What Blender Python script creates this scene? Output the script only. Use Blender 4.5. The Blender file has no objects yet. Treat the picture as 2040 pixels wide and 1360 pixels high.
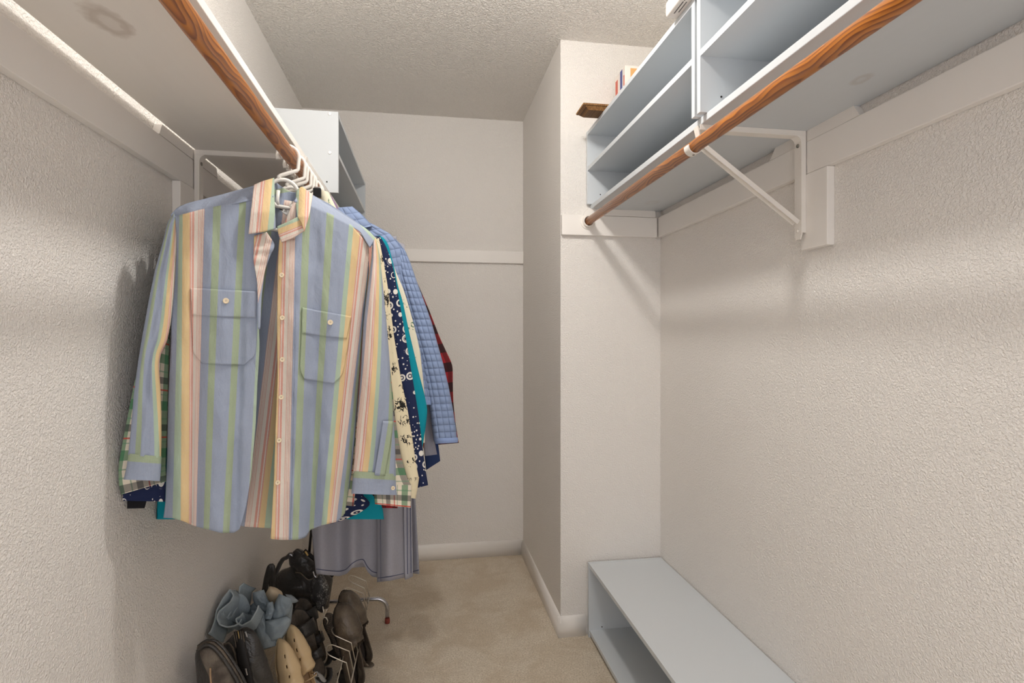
import bpy, bmesh, math, random
import numpy as np
from mathutils import Vector, Matrix

random.seed(7)
rng = np.random.default_rng(7)
SC = bpy.context.scene
COL = SC.collection

# ------------------------------------------------------------------ camera, light, exposure
CAM_H, YAW, FPX = 1.225, math.radians(9.02), 1100.0
cam_d = bpy.data.cameras.new('camera')
cam_d.sensor_width = 36.0
cam_d.lens = 36.0 * FPX / 2040.0
cam_d.shift_y = -9.3 / 2040.0
cam_d.clip_start = 0.02
cam = bpy.data.objects.new('camera', cam_d)
cam.location = (0, 0, CAM_H)
cam.rotation_euler = (math.radians(90), 0, -YAW)
COL.objects.link(cam)
SC.camera = cam

world = bpy.data.worlds.new('world')
SC.world = world
world.use_nodes = True
world.node_tree.nodes['Background'].inputs[0].default_value = (0.98, 0.97, 1.0, 1)
world.node_tree.nodes['Background'].inputs[1].default_value = 1.75

lamp = bpy.data.lights.new('ceiling_lamp_light', 'POINT')       # the closet's ceiling bulb, just above the frame
lamp.energy = 25.0
lamp.color = (1.0, 0.965, 0.92)
lamp.shadow_soft_size = 0.055
lamp_o = bpy.data.objects.new('ceiling_lamp_light', lamp)
lamp_o.location = (0.193, 1.19, 2.32)
COL.objects.link(lamp_o)

SC.view_settings.view_transform = 'Standard'
SC.view_settings.look = 'None'
SC.view_settings.gamma = 1.0
SC.view_settings.use_curve_mapping = False
SC.view_settings.exposure = 0.06
SC.cycles.diffuse_bounces = 8
SC.cycles.max_bounces = 12

# ------------------------------------------------------------------ helpers: colour and materials
def lin(r, g, b):
    def f(c):
        c /= 255.0
        return c / 12.92 if c <= 0.04045 else ((c + 0.055) / 1.055) ** 2.4
    return (f(r), f(g), f(b), 1.0)

class NT:
    """A material's node tree with short builders."""
    def __init__(self, name, rough=0.6, spec=0.3, metal=0.0):
        self.m = bpy.data.materials.new(name)
        self.m.use_nodes = True
        self.t = self.m.node_tree
        self.b = self.t.nodes['Principled BSDF']
        self.b.inputs['Roughness'].default_value = rough
        self.b.inputs['Specular IOR Level'].default_value = spec
        self.b.inputs['Metallic'].default_value = metal
    def n(self, typ, **kw):
        nd = self.t.nodes.new(typ)
        for k, v in kw.items():
            setattr(nd, k, v)
        return nd
    def put(self, sock, v):
        if isinstance(v, bpy.types.NodeSocket):
            self.t.links.new(v, sock)
        elif v is not None:
            sock.default_value = v
    def math(self, op, a, b=None, c=None, clamp=False):
        nd = self.n('ShaderNodeMath', operation=op, use_clamp=clamp)
        self.put(nd.inputs[0], a); self.put(nd.inputs[1], b)
        if c is not None: self.put(nd.inputs[2], c)
        return nd.outputs[0]
    def mix(self, fac, a, b, blend='MIX'):
        nd = self.n('ShaderNodeMix', data_type='RGBA', blend_type=blend)
        self.put(nd.inputs[0], fac); self.put(nd.inputs[6], a); self.put(nd.inputs[7], b)
        return nd.outputs[2]
    def coord(self, which='Object'):
        return self.n('ShaderNodeTexCoord').outputs[which]
    def mapped(self, vec, scale=(1, 1, 1), loc=(0, 0, 0), rot=(0, 0, 0)):
        nd = self.n('ShaderNodeMapping')
        self.put(nd.inputs[0], vec)
        nd.inputs['Location'].default_value = loc
        nd.inputs['Rotation'].default_value = rot
        nd.inputs['Scale'].default_value = scale
        return nd.outputs[0]
    def noise(self, vec, scale, detail=3.0, rough=0.55, dist=0.0, out='Fac'):
        nd = self.n('ShaderNodeTexNoise')
        self.put(nd.inputs['Vector'], vec)
        nd.inputs['Scale'].default_value = scale
        nd.inputs['Detail'].default_value = detail
        nd.inputs['Roughness'].default_value = rough
        nd.inputs['Distortion'].default_value = dist
        return nd.outputs[out]
    def voronoi(self, vec, scale, feature='F1', out='Distance', rnd=1.0):
        nd = self.n('ShaderNodeTexVoronoi', feature=feature)
        self.put(nd.inputs['Vector'], vec)
        nd.inputs['Scale'].default_value = scale
        nd.inputs['Randomness'].default_value = rnd
        return nd.outputs[out]
    def ramp(self, fac, stops, interp='LINEAR'):
        nd = self.n('ShaderNodeValToRGB')
        nd.color_ramp.interpolation = interp
        el = nd.color_ramp.elements
        while len(el) > 1: el.remove(el[-1])
        for i, (p, c) in enumerate(stops):
            e = el[0] if i == 0 else el.new(p)
            e.position = p; e.color = c
        self.put(nd.inputs[0], fac)
        return nd.outputs[0]
    def sep(self, vec):
        nd = self.n('ShaderNodeSeparateXYZ'); self.put(nd.inputs[0], vec)
        return nd.outputs
    def comb(self, x, y, z=0.0):
        nd = self.n('ShaderNodeCombineXYZ')
        self.put(nd.inputs[0], x); self.put(nd.inputs[1], y); self.put(nd.inputs[2], z)
        return nd.outputs[0]
    def color(self, c): self.put(self.b.inputs['Base Color'], c)
    def bump(self, h, strength, dist=0.002, prev=None):
        nd = self.n('ShaderNodeBump')
        nd.inputs['Strength'].default_value = strength
        nd.inputs['Distance'].default_value = dist
        self.put(nd.inputs['Height'], h)
        if prev is not None: self.put(nd.inputs['Normal'], prev)
        self.put(self.b.inputs['Normal'], nd.outputs[0])
        return nd.outputs[0]

M = {}
def plain(key, rgb, rough=0.5, spec=0.35, metal=0.0, vary=0.0, vscale=6.0):
    t = NT(key, rough, spec, metal)
    c = lin(*rgb)
    if vary:
        f = t.noise(t.coord(), vscale, 4)
        d = tuple(x * (1 - vary) for x in c[:3]) + (1,)
        t.color(t.mix(f, d, c))
    else:
        t.color(c)
    M[key] = t.m
    return t

def wall_mat(key, rgb, sc, strength, dist):
    t = NT(key, 0.75, 0.25)
    co = t.coord()
    n1 = t.noise(co, sc, 2.5, 0.5, 0.6)
    n2 = t.noise(co, sc * 0.35, 2, 0.5, 0.3)
    h = t.math('ADD', t.math('MULTIPLY', t.ramp(n1, [(0.38, (0, 0, 0, 1)), (0.66, (1, 1, 1, 1))]), 1.0), t.math('MULTIPLY', n2, 0.35))
    big = t.noise(co, 1.7, 2)
    c = lin(*rgb)
    t.color(t.mix(big, tuple(x * 0.965 for x in c[:3]) + (1,), c))
    t.bump(h, strength, dist)
    M[key] = t.m
wall_mat('wall_paint', (238, 234, 229), 205, 0.62, 0.0032)
wall_mat('ceiling_paint', (243, 239, 233), 120, 0.85, 0.006)
t = plain('trim_paint', (238, 234, 229), 0.42, 0.4, vary=0.05, vscale=5)
t.bump(t.noise(t.mapped(t.coord(), (30, 3, 60)), 3, 3), 0.12, 0.001)
plain('bracket_paint', (236, 231, 224), 0.35, 0.5, vary=0.05, vscale=25)
plain('laminate', (204, 209, 213), 0.38, 0.4)
plain('laminate_edge', (227, 229, 231), 0.38, 0.4)
plain('dark_hole', (40, 38, 36), 0.8)
plain('cam_cap', (236, 238, 240), 0.35)
plain('hanger_plastic', (238, 234, 226), 0.32, 0.45)
plain('black_plastic', (28, 28, 30), 0.35)
plain('chrome', (200, 200, 205), 0.18, 0.5, 1.0)
plain('wire', (215, 208, 195), 0.3, 0.5, 0.9)
plain('screw', (150, 148, 142), 0.35, 0.5, 0.9)

def board_mat(key, rgb, knots):
    t = NT(key, 0.45, 0.35)
    co = t.coord()
    x, y, z = t.sep(co)
    c = lin(*rgb)
    grain = t.noise(t.mapped(co, (22, 1.6, 22)), 3, 4)
    col = t.mix(grain, tuple(v * 0.955 for v in c[:3]) + (1,), c)
    for kx, ky, rx, ry, k in knots:
        wob = t.math('MULTIPLY', t.math('SUBTRACT', t.noise(co, 28, 3), 0.5), 0.9)
        d = t.math('SQRT', t.math('ADD', t.math('POWER', t.math('DIVIDE', t.math('SUBTRACT', x, kx), rx), 2.0),
                                  t.math('POWER', t.math('DIVIDE', t.math('SUBTRACT', y, ky), ry), 2.0)))
        d = t.math('ADD', d, wob)
        f = t.ramp(d, [(0.0, (.35, .35, .35, 1)), (0.30, (.45, .45, .45, 1)), (0.42, (.85, .85, .85, 1)), (0.62, (1, 1, 1, 1)), (0.85, (.5, .5, .5, 1)), (1.0, (0, 0, 0, 1))])
        col = t.mix(t.math('MULTIPLY', f, k), col, lin(150, 128, 104))
    t.color(col)
    t.bump(grain, 0.08, 0.001)
    M[key] = t.m
board_mat('shelf_paint', (238, 234, 228), [(-0.505, 0.985, 0.035, 0.055, 0.42)])
board_mat('shelf_paint_cool', (204, 209, 213), [(0.88, 1.0, 0.02, 0.03, 0.25), (0.88, 2.05, 0.03, 0.04, 0.12)])

t = NT('varnished_pine', 0.28, 0.5)
co = t.coord()
wob = t.noise(t.mapped(co, (9, 1.3, 9)), 2.2, 3)
x, y, z = t.sep(co)
# cathedral grain: rings of a slowly wandering trunk axis
rx = t.math('ADD', x, t.math('MULTIPLY', t.math('SUBTRACT', wob, 0.5), 0.05))
rz = t.math('ADD', z, t.math('MULTIPLY', t.math('SUBTRACT', t.noise(t.mapped(co, (3, 2.1, 3), (4, 1, 2)), 2.0, 2), 0.5), 0.06))
rad = t.math('SQRT', t.math('ADD', t.math('POWER', rx, 2.0), t.math('POWER', t.math('ADD', rz, 0.03), 2.0)))
ring = t.math('FRACT', t.math('MULTIPLY', rad, 150.0))
f = t.ramp(ring, [(0.0, (0, 0, 0, 1)), (0.45, (.35, .35, .35, 1)), (0.85, (1, 1, 1, 1)), (1.0, (0, 0, 0, 1))])
fine = t.noise(t.mapped(co, (160, 4, 160)), 2, 3)
c1 = t.mix(f, lin(212, 134, 44), lin(124, 58, 10))
t.color(t.mix(t.math('MULTIPLY', fine, 0.35), c1, lin(116, 54, 16)))
t.bump(f, 0.05, 0.0005)
M['varnished_pine'] = t.m

t = NT('carpet', 0.95, 0.1)
co = t.coord()
big = t.noise(co, 5.5, 3, 0.6, 0.8)
mid = t.noise(co, 34, 3, 0.6)
fin = t.noise(co, 170, 4, 0.75)
c1 = t.mix(t.ramp(big, [(0.38, (0, 0, 0, 1)), (0.60, (1, 1, 1, 1))]), lin(228, 214, 193), lin(244, 234, 217))
c2 = t.mix(t.math('MULTIPLY', t.ramp(mid, [(0.3, (1, 1, 1, 1)), (0.6, (0, 0, 0, 1))]), 0.22), c1, lin(198, 182, 159))
t.color(t.mix(t.ramp(fin, [(.36, (.85, .85, .85, 1)), (.62, (0, 0, 0, 1))]), c2, lin(188, 172, 149)))
nb = t.bump(fin, 0.8, 0.006)
t.bump(mid, 0.35, 0.006, nb)
M['carpet'] = t.m

# ------------------------------------------------------------------ helpers: meshes and objects
class MB:
    """Collects shapes in world coordinates, then links them as ONE mesh object."""
    def __init__(self): self.v, self.f, self.uv = [], [], []
    def add(self, verts, faces, uv=None):
        o = len(self.v)
        self.v.extend([tuple(map(float, p)) for p in verts])
        self.f.extend([tuple(i + o for i in q) for q in faces])
        self.uv.extend([tuple(map(float, p)) for p in uv] if uv is not None else [(0.0, 0.0)] * len(verts))
        return self
    def box(self, a, b, bev=0.0):
        (x0, y0, z0), (x1, y1, z1) = [min(p, q) for p, q in zip(a, b)], [max(p, q) for p, q in zip(a, b)]
        if bev <= 0:
            v = [(x0, y0, z0), (x1, y0, z0), (x1, y1, z0), (x0, y1, z0), (x0, y0, z1), (x1, y0, z1), (x1, y1, z1), (x0, y1, z1)]
            return self.add(v, [(0, 3, 2, 1), (4, 5, 6, 7), (0, 1, 5, 4), (1, 2, 6, 5), (2, 3, 7, 6), (3, 0, 4, 7)])
        bm = bmesh.new()
        bmesh.ops.create_cube(bm, size=1.0)
        for p in bm.verts:
            p.co = Vector(((x0 + x1) / 2 + p.co.x * (x1 - x0), (y0 + y1) / 2 + p.co.y * (y1 - y0), (z0 + z1) / 2 + p.co.z * (z1 - z0)))
        bmesh.ops.bevel(bm, geom=list(bm.edges), offset=bev, segments=2, affect='EDGES', profile=0.5)
        bm.verts.index_update()
        self.add([p.co for p in bm.verts], [[p.index for p in q.verts] for q in bm.faces])
        bm.free()
        return self
    def tube(self, path, r, n=10, cap=True, flat=1.0):
        P = [Vector(p) for p in path]
        R = r if isinstance(r, (list, tuple)) else [r] * len(P)
        T = []
        for i in range(len(P)):
            d = P[min(i + 1, len(P) - 1)] - P[max(i - 1, 0)]
            T.append(d.normalized())
        up = Vector((0, 0, 1)) if abs(T[0].z) < 0.9 else Vector((0, 1, 0))
        N = (up - T[0] * up.dot(T[0])).normalized()
        vs, fs = [], []
        for i, p in enumerate(P):
            N = (N - T[i] * N.dot(T[i])).normalized()
            B = T[i].cross(N)
            for k in range(n):
                a = 2 * math.pi * k / n
                vs.append(p + (N * math.cos(a) * flat + B * math.sin(a)) * R[i])
        for i in range(len(P) - 1):
            for k in range(n):
                k2 = (k + 1) % n
                fs.append((i * n + k, i * n + k2, (i + 1) * n + k2, (i + 1) * n + k))
        if cap:
            fs.append(tuple(range(n - 1, -1, -1)))
            fs.append(tuple((len(P) - 1) * n + k for k in range(n)))
        return self.add(vs, fs)
    def lathe(self, prof, c, axis='z', n=20):
        """prof: (radius, height) pairs turned about AXIS through c."""
        vs, fs = [], []
        for (r, h) in prof:
            for k in range(n):
                a = 2 * math.pi * k / n
                p = (r * math.cos(a), r * math.sin(a), h)
                if axis == 'y': p = (p[0], h, p[1])
                if axis == 'x': p = (h, p[0], p[1])
                vs.append((p[0] + c[0], p[1] + c[1], p[2] + c[2]))
        for i in range(len(prof) - 1):
            for k in range(n):
                k2 = (k + 1) % n
                fs.append((i * n + k, i * n + k2, (i + 1) * n + k2, (i + 1) * n + k))
        fs.append(tuple(range(n - 1, -1, -1)))
        fs.append(tuple((len(prof) - 1) * n + k for k in range(n)))
        return self.add(vs, fs)
    def prism(self, poly, vec):
        """poly: planar outline; extruded by vec."""
        n = len(poly)
        a = [Vector(p) for p in poly]
        b = [p + Vector(vec) for p in a]
        fs = [tuple(range(n - 1, -1, -1)), tuple(range(n, 2 * n))]
        for k in range(n):
            k2 = (k + 1) % n
            fs.append((k, k2, n + k2, n + k))
        return self.add(a + b, fs)
    def grid(self, P, UV=None, closed=False, wrap_uv=None):
        """P: m x n x 3 points."""
        m, n = P.shape[:2]
        vs = P.reshape(-1, 3)
        fs = []
        nn = n if closed else n - 1
        for i in range(m - 1):
            for j in range(nn):
                j2 = (j + 1) % n
                fs.append((i * n + j, i * n + j2, (i + 1) * n + j2, (i + 1) * n + j))
        return self.add(vs, fs, UV.reshape(-1, 2) if UV is not None else None)
    def build(self, name, mat, parent=None, smooth=False, solid=0.0, subsurf=0):
        return mesh_obj(name, self.v, self.f, mat, parent, smooth, self.uv, solid, subsurf)

def world_loc(o):
    p = Vector(o.location)
    while o.parent:
        o = o.parent
        p += Vector(o.location)
    return p

def mesh_obj(name, verts, faces, mat, parent=None, smooth=False, uv=None, solid=0.0, subsurf=0):
    me = bpy.data.meshes.new(name)
    off = world_loc(parent) if parent else Vector((0, 0, 0))
    me.from_pydata([tuple(Vector(p) - off) for p in verts], [], faces)
    if uv and any(a or b for a, b in uv):
        lay = me.uv_layers.new(name='UVMap')
        for lp in me.loops:
            lay.data[lp.index].uv = uv[lp.vertex_index]
    bm = bmesh.new(); bm.from_mesh(me)
    bmesh.ops.recalc_face_normals(bm, faces=bm.faces)
    bm.to_mesh(me); bm.free()
    me.materials.append(M[mat] if isinstance(mat, str) else mat)
    if smooth:
        for p in me.polygons: p.use_smooth = True
    o = bpy.data.objects.new(name, me)
    COL.objects.link(o)
    if parent: o.parent = parent
    if solid:
        md = o.modifiers.new('thickness', 'SOLIDIFY'); md.thickness = solid; md.offset = 0
    if subsurf:
        md = o.modifiers.new('smooth', 'SUBSURF'); md.levels = subsurf; md.render_levels = subsurf
    return o

def tag(o, label, cat, group=None):
    o['label'] = label; o['category'] = cat
    if group: o['group'] = group
    return o

def thing(name, label, cat, loc, group=None):
    o = bpy.data.objects.new(name, None)
    o.location = loc
    o.empty_display_size = 0.05
    COL.objects.link(o)
    return tag(o, label, cat, group)

def struct(name, mb, mat, smooth=False):
    o = mb.build(name, mat, None, smooth)
    o['kind'] = 'structure'
    return o

# where a ray through the photograph meets a plane of the room (used to take measurements)
CS, SN = math.cos(YAW), math.sin(YAW)
def ray(px, py):
    r = (np.asarray(px, float) - 1020) / FPX
    u = (670.7 - np.asarray(py, float)) / FPX
    return np.stack(np.broadcast_arrays(r * CS + SN, -r * SN + CS, u), -1)
def at_y(px, py, Y):
    d = ray(px, py); return d * (Y / d[..., 1])[..., None] + np.array([0, 0, CAM_H])
def at_x(px, py, X):
    d = ray(px, py); return d * (X / d[..., 0])[..., None] + np.array([0, 0, CAM_H])
def at_z(px, py, Z):
    d = ray(px, py); return d * ((Z - CAM_H) / d[..., 2])[..., None] + np.array([0, 0, CAM_H])

# ------------------------------------------------------------------ the room
XL, XR, XN, YB, YF, ZC, Y0 = -0.640, 0.982, 0.5505, 3.07, 2.20, 2.44, -0.75
struct('floor', MB().box((XL - .1, Y0 - .1, -0.1), (XR + .1, YB + .1, 0)), 'carpet')
struct('ceiling', MB().box((XL - .1, Y0 - .1, ZC), (XR + .1, YB + .1, ZC + .1)), 'ceiling_paint')
struct('wall_left', MB().box((XL - .1, Y0 - .1, 0), (XL, YB + .1, ZC)), 'wall_paint')
struct('wall_right', MB().box((XR, Y0 - .1, 0), (XR + .1, YF, ZC)), 'wall_paint')
struct('wall_back', MB().box((XL, YB, 0), (XN + .1, YB + .1, ZC)), 'wall_paint')
struct('wall_nook', MB().box((XN, YF, 0), (XR + .1, YB, ZC)), 'wall_paint')
# unseen doorway wall behind the camera, its opening widened to admit more light
struct('wall_front', MB().box((XL, Y0 - .1, 0), (-0.56, Y0, ZC)).box((0.88, Y0 - .1, 0), (XR, Y0, ZC)).box((-0.56, Y0 - .1, 2.15), (0.88, Y0, ZC)), 'wall_paint')

def baseboard(name, a, b, nrm):
    """A moulded board from a to b (on the floor), standing off the wall along nrm."""
    a, b, nv = Vector(a), Vector(b), Vector(nrm)
    prof = [(0, 0), (0.012, 0), (0.0130, 0.045), (0.0122, 0.058), (0.0100, 0.069), (0.0060, 0.078), (0.0022, 0.0822), (0, 0.083)]
    P = np.array([[tuple(e + nv * d + Vector((0, 0, h))) for d, h in prof] for e in (a, b)])
    mb = MB().grid(P)
    n = len(prof)
    mb.f += [tuple(range(n)), tuple(range(2 * n - 1, n - 1, -1))]
    return struct(name, mb, 'trim_paint', True)
baseboard('baseboard_back', (XL, YB, 0), (XN, YB, 0), (0, -1, 0))
baseboard('baseboard_nook', (XN, YF - .012, 0), (XN, YB - .012, 0), (-1, 0, 0))
baseboard('baseboard_face', (XN - .012, YF, 0), (0.655, YF, 0), (0, -1, 0))
baseboard('baseboard_left', (XL, Y0, 0), (XL, YB - .012, 0), (1, 0, 0))

# cleats that carry the shelves
ZB, ZT = 1.640, 1.722
struct('trim_1', MB().box((XR - .019, Y0, ZB), (XR, YF - .021, ZT), 0.002), 'trim_paint')
struct('trim_2', MB().box((XN + .001, YF - .019, ZB), (XR - .022, YF, ZT), 0.002), 'trim_paint')
struct('trim_3', MB().box((XL, Y0, 1.628), (XL + .019, YB - .021, 1.706), 0.002), 'trim_paint')
struct('trim_4', MB().box((XL + .02, YB - .019, 1.636), (XN - .001, YB, 1.704), 0.002), 'trim_paint')
# packing pieces between cleat and shelf
xp = XR - .019
struct('trim_5', MB().prism([(xp, 1.100, ZT), (xp, 1.425, ZT), (xp, 1.400, 1.750), (xp, 1.118, 1.750)], (.018, 0, 0)), 'trim_paint')
struct('trim_6', MB().prism([(.640, YF - .001, ZT + .001), (XR - .03, YF - .001, ZT + .001), (XR - .03, YF - .001, 1.7495), (.662, YF - .001, 1.7495)], (0, -.018, 0)), 'trim_paint')
xq = XL + .019
struct('trim_7', MB().prism([(xq, 1.425, 1.707), (xq, 1.440, 1.7345), (xq, 1.790, 1.7345), (xq, 1.800, 1.707)], (-.018, 0, 0)), 'trim_paint')
# backing boards under the two shelf brackets
struct('trim_8', MB().box((XR - .021, 1.198, 1.448), (XR, 1.292, ZB - .001), 0.002), 'trim_paint')
struct('trim_9', MB().box((XL, 1.535, 1.430), (XL + .021, 1.632, 1.627), 0.002), 'trim_paint')

# ------------------------------------------------------------------ shelves, rods, brackets
SR0, SR1 = 1.750, 1.768           # right shelf board
o = MB().box((0.676, Y0 + .05, SR0), (XR - .002, YF - .002, SR1), 0.0015).build('closet_shelf', 'shelf_paint_cool')
tag(o, 'long pale grey-white shelf board above the bare wooden rod, carrying two cubby units', 'shelf')
SL0, SL1 = 1.735, 1.753
o = MB().box((-0.617, Y0 + .05, SL0), (-0.341, YB - .002, SL1), 0.0015).build('closet_shelf', 'shelf_paint')
tag(o, 'long cream-painted shelf board with a knot mark, above the hanging clothes', 'shelf')

ROD_R = 0.0157
def rod(x, z, y0, y1, label):
    r = thing('closet_rod', label, 'clothes rod', (x, y0, z))
    prof = [(ROD_R * .9, y0), (ROD_R, y0 + .003), (ROD_R, y1)]
    MB().lathe(prof, (x, 0, z), 'y', 28).build('dowel', 'varnished_pine', r, True)
    return r
RLX, RLZ, RRX, RRZ = -0.32, 1.660, 0.660, 1.695
rod(RRX, RRZ, Y0 + .02, YF - .0245, 'varnished brown wooden closet rod on the right side, empty of clothes')
rod(RLX, RLZ, Y0 + .02, YB - .0205, 'varnished brown wooden closet rod on the left side, hung with clothes')

def rod_cup(x, z, y, label):
    c = thing('rod_socket', label, 'rod holder', (x, y, z))
    MB().lathe([(0.031, 0), (0.031, -.003), (0.027, -.004)], (x, y, z), 'y', 28).build('flange', 'bracket_paint', c, False)
    n = 28
    ro, ri, h = 0.0235, 0.0185, 0.017
    vs, fs = [], []
    for rr, yy in ((ro, -.004), (ro, -h), (ri, -h), (ri, -.004)):
        for k in range(n):
            a = 2 * math.pi * k / n
            vs.append((x + rr * math.cos(a), y + yy, z + rr * math.sin(a)))
    for i in range(3):
        for k in range(n):
            fs.append((i * n + k, i * n + (k + 1) % n, (i + 1) * n + (k + 1) % n, (i + 1) * n + k))
    MB().add(vs, fs).build('cup', 'bracket_paint', c, True)
    return c
rod_cup(RRX, RRZ, YF - .0195, 'round white rod socket on the wall board at the end of the bare right rod')

def bracket(side, xw, y, zt, rx, rz, label):
    """Pressed-steel shelf-and-rod bracket: side = +1 when the wall lies towards +x."""
    b = thing('shelf_bracket', label, 'bracket', (xw, y, zt))
    w, s = 0.013, side
    zb = zt - 0.275
    leg = MB()
    f = xw - s * .010                          # the closed face of the channel looks into the room
    leg.prism([(f, y - w, zt - .0145), (f, y + w, zt - .0145), (f, y + w, zb + .012), (f, y + w * .6, zb), (f, y - w * .6, zb), (f, y - w, zb + .012)], (-s * .003, 0, 0))
    leg.box((xw, y - w + .0003, zt - .0145), (f, y - w + .002, zb + .016)).box((xw, y + w - .0003, zt - .0145), (f, y + w - .002, zb + .016))
    leg.build('wall_leg', 'bracket_paint', b)
    xe = rx + s * .012
    arm = MB().box((xw, y - w, zt - .0135), (xe, y + w, zt - .0105), 0.0008)
    arm.box((xw, y - w, zt - .0115), (xe, y - w + .002, zt)).box((xw, y + w, zt - .0115), (xe, y + w - .002, zt))
    rr = [(f - s * .003, zt - .030)] + [(f - s * (.003 + .019 * (1 - math.cos(a))), zt - .030 + .0175 * math.sin(a)) for a in np.radians([15, 30, 45, 60, 75, 90])]
    y0_ = y
    y = y + .0007
    arm.prism([(xw, y - w, zt - .012)] + [(xw, y - w, zt - .030)] + [(a, y - w, c) for a, c in rr], (0, 2 * w - .0014, 0))
    y = y0_
    arm.build('shelf_arm', 'bracket_paint', b)
    # diagonal brace, a shallow channel
    p0, p1 = Vector((xw - s * .016, y, zb + .045)), Vector((rx + s * .030, y, rz + .004))
    d = (p1 - p0).normalized()
    nrm = Vector((d.z, 0, -d.x)) * s      # towards the wall and down: the closed side faces the floor
    br = MB()
    def strip(a, c, hw, th):
        q = [a + Vector((0, -hw, 0)), a + Vector((0, hw, 0)), c + Vector((0, hw, 0)), c + Vector((0, -hw, 0))]
        br.prism(q, nrm * th)
    strip(p0, p1, 0.0095, 0.0028)
    for sg in (-1, 1):
        q = [p0 + Vector((0, sg * .0095, 0)), p1 + Vector((0, sg * .0095, 0)), p1 + Vector((0, sg * .0095, 0)) - nrm * .009, p0 + Vector((0, sg * .0095, 0)) - nrm * .009]
        br.prism(q, Vector((0, -sg * .002, 0)))
    br.build('brace', 'bracket_paint', b)
    # front strap from the arm down to the half-round rod hook
    hk = MB().prism([(xe - s * .006, y - .010, zt - .003), (xe - s * .006, y + .010, zt - .003), (xe + s * .002, y + .010, rz + .018), (xe + s * .002, y - .010, rz + .018)], (s * .003, 0, 0))
    ri, ro = ROD_R + .0006, ROD_R + .0032
    n = 20
    vs, fs = [], []
    for yy in (y - .012, y + .012):
        for rr in (ri, ro):
            for k in range(n + 1):
                a = math.radians(170 + 200 * k / n) if s > 0 else math.radians(10 - 200 * k / n)
                vs.append((rx + rr * math.cos(a), yy, rz + rr * math.sin(a)))
    m = n + 1
    for k in range(n):
        fs += [(k, k + 1, m + k + 1, m + k), (2 * m + k, 3 * m + k, 3 * m + k + 1, 2 * m + k + 1),
               (k, 2 * m + k, 2 * m + k + 1, k + 1), (m + k, m + k + 1, 3 * m + k + 1, 3 * m + k)]
    fs += [(0, m, 3 * m, 2 * m), (n, 2 * m + n, 3 * m + n, m + n)]
    hk.add(vs, fs)
    hk.build('rod_hook', 'bracket_paint', b)
    for yy, zz in ((y, zt - .035), (y, zb + .022)):
        MB().lathe([(0.0052, 0), (0.0048, -s * .002), (0.002, -s * .0028)], (xw - s * .0132, yy, zz), 'x', 12).build('screw', 'bracket_paint' if zz < zt - .1 else 'screw', b, True)
    MB().lathe([(0.003, 0), (0.0026, -s * .0016)], (rx - s * .001, y - .004, rz - ro - .0002), 'z', 10).build('hook_screw', 'screw', b, True)
    return b
bracket(1, XR - .0215, 1.285, SR0 - .0005, RRX, RRZ, 'cream steel bracket under the right shelf, with a diagonal brace holding the bare rod')
bracket(-1, XL + .0215, 1.632, SL0 - .0005, RLX, RLZ, 'cream steel bracket under the left shelf, half hidden behind the hanging clothes')

# ------------------------------------------------------------------ laminate cubby units
def cubby(x0, x1, y0, y1, z0, label, face=-1, caps=False, mid=0.145, recess=0.06, height=0.297, group='white laminate cubby units'):
    """Open unit: two end panels, top, shelf, bottom and back; open towards -x (face -1) or +x."""
    T = 0.0155
    u = thing('storage_cubby', label, 'shelf unit', ((x0 + x1) / 2, (y0 + y1) / 2, z0), group)
    z1 = z0 + height
    xo, xb = (x0, x1) if face < 0 else (x1, x0)
    s = 1 if face < 0 else -1
    for a, b in ((y0, y0 + T), (y1 - T, y1)):
        p = MB().box((x0, a, z0), (x1, b, z1), 0.0006).build('end_panel', 'laminate', u)
        yy = (b + .0002) if a == y0 else (a - .0002)
        for zz in (z0 + .040,):
            MB().lathe([(0.0024, 0), (0.0024, -.0012 if a != y0 else .0012)], (xo + s * .055, yy, zz), 'y', 10).build('peg_hole', 'dark_hole', p)
    MB().box((xo + s * .001, y0 + T, z1 - T), (xb, y1 - T, z1 - .0005), 0.0006).build('top_panel', 'laminate', u)
    if mid:
        MB().box((xo + s * .001, y0 + T, z0 + mid - T / 2), (xb - s * .006, y1 - T, z0 + mid + T / 2), 0.0006).build('shelf', 'laminate', u)
    MB().box((xo + s * recess, y0 + T, z0 + .014), (xb - s * .006, y1 - T, z0 + .014 + T), 0.0006).build('bottom_panel', 'laminate', u)
    MB().box((xb - s * .006, y0 + T, z0 + .014), (xb - s * .001, y1 - T, z1 - T)).build('back_panel', 'laminate', u)
    if caps:
        for xx, zz in ((xo + s * .030, z1 - .010), (xo + s * .030, z0 + .145)):
            MB().lathe([(0.0065, 0), (0.006, -.002), (0.003, -.003)], (xx, y0, zz), 'y', 18).build('screw_cap', 'cam_cap', u, True)
        MB().lathe([(0.003, 0.0002), (0.003, -.0006)], (xo + s * .040, y0, z0 + .038), 'y', 12).build('peg_hole', 'dark_hole', u)
    return u
cubby(0.658, 0.972, 1.2745, YF - .004, SR1 + .0003, 'white laminate cubby unit on the right shelf against the end wall', mid=0.143)
cubby(0.658, 0.972, 0.345, 1.262, SR1 + .0003, 'white laminate cubby unit on the right shelf above the bracket, cut by the frame', mid=0.143)
cubby(-0.622, -0.312, 2.10, YB - .024, SL1 + .0003, 'white laminate cubby unit on the left shelf beside the back wall', face=1, caps=True, mid=0.143)
cubby(0.662, XR - .003, 1.262, YF - .012, 0.0, 'low white laminate cubby bench standing on the carpet along the right wall', mid=None, recess=0.003, height=0.302, group='bench cubby')

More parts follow.
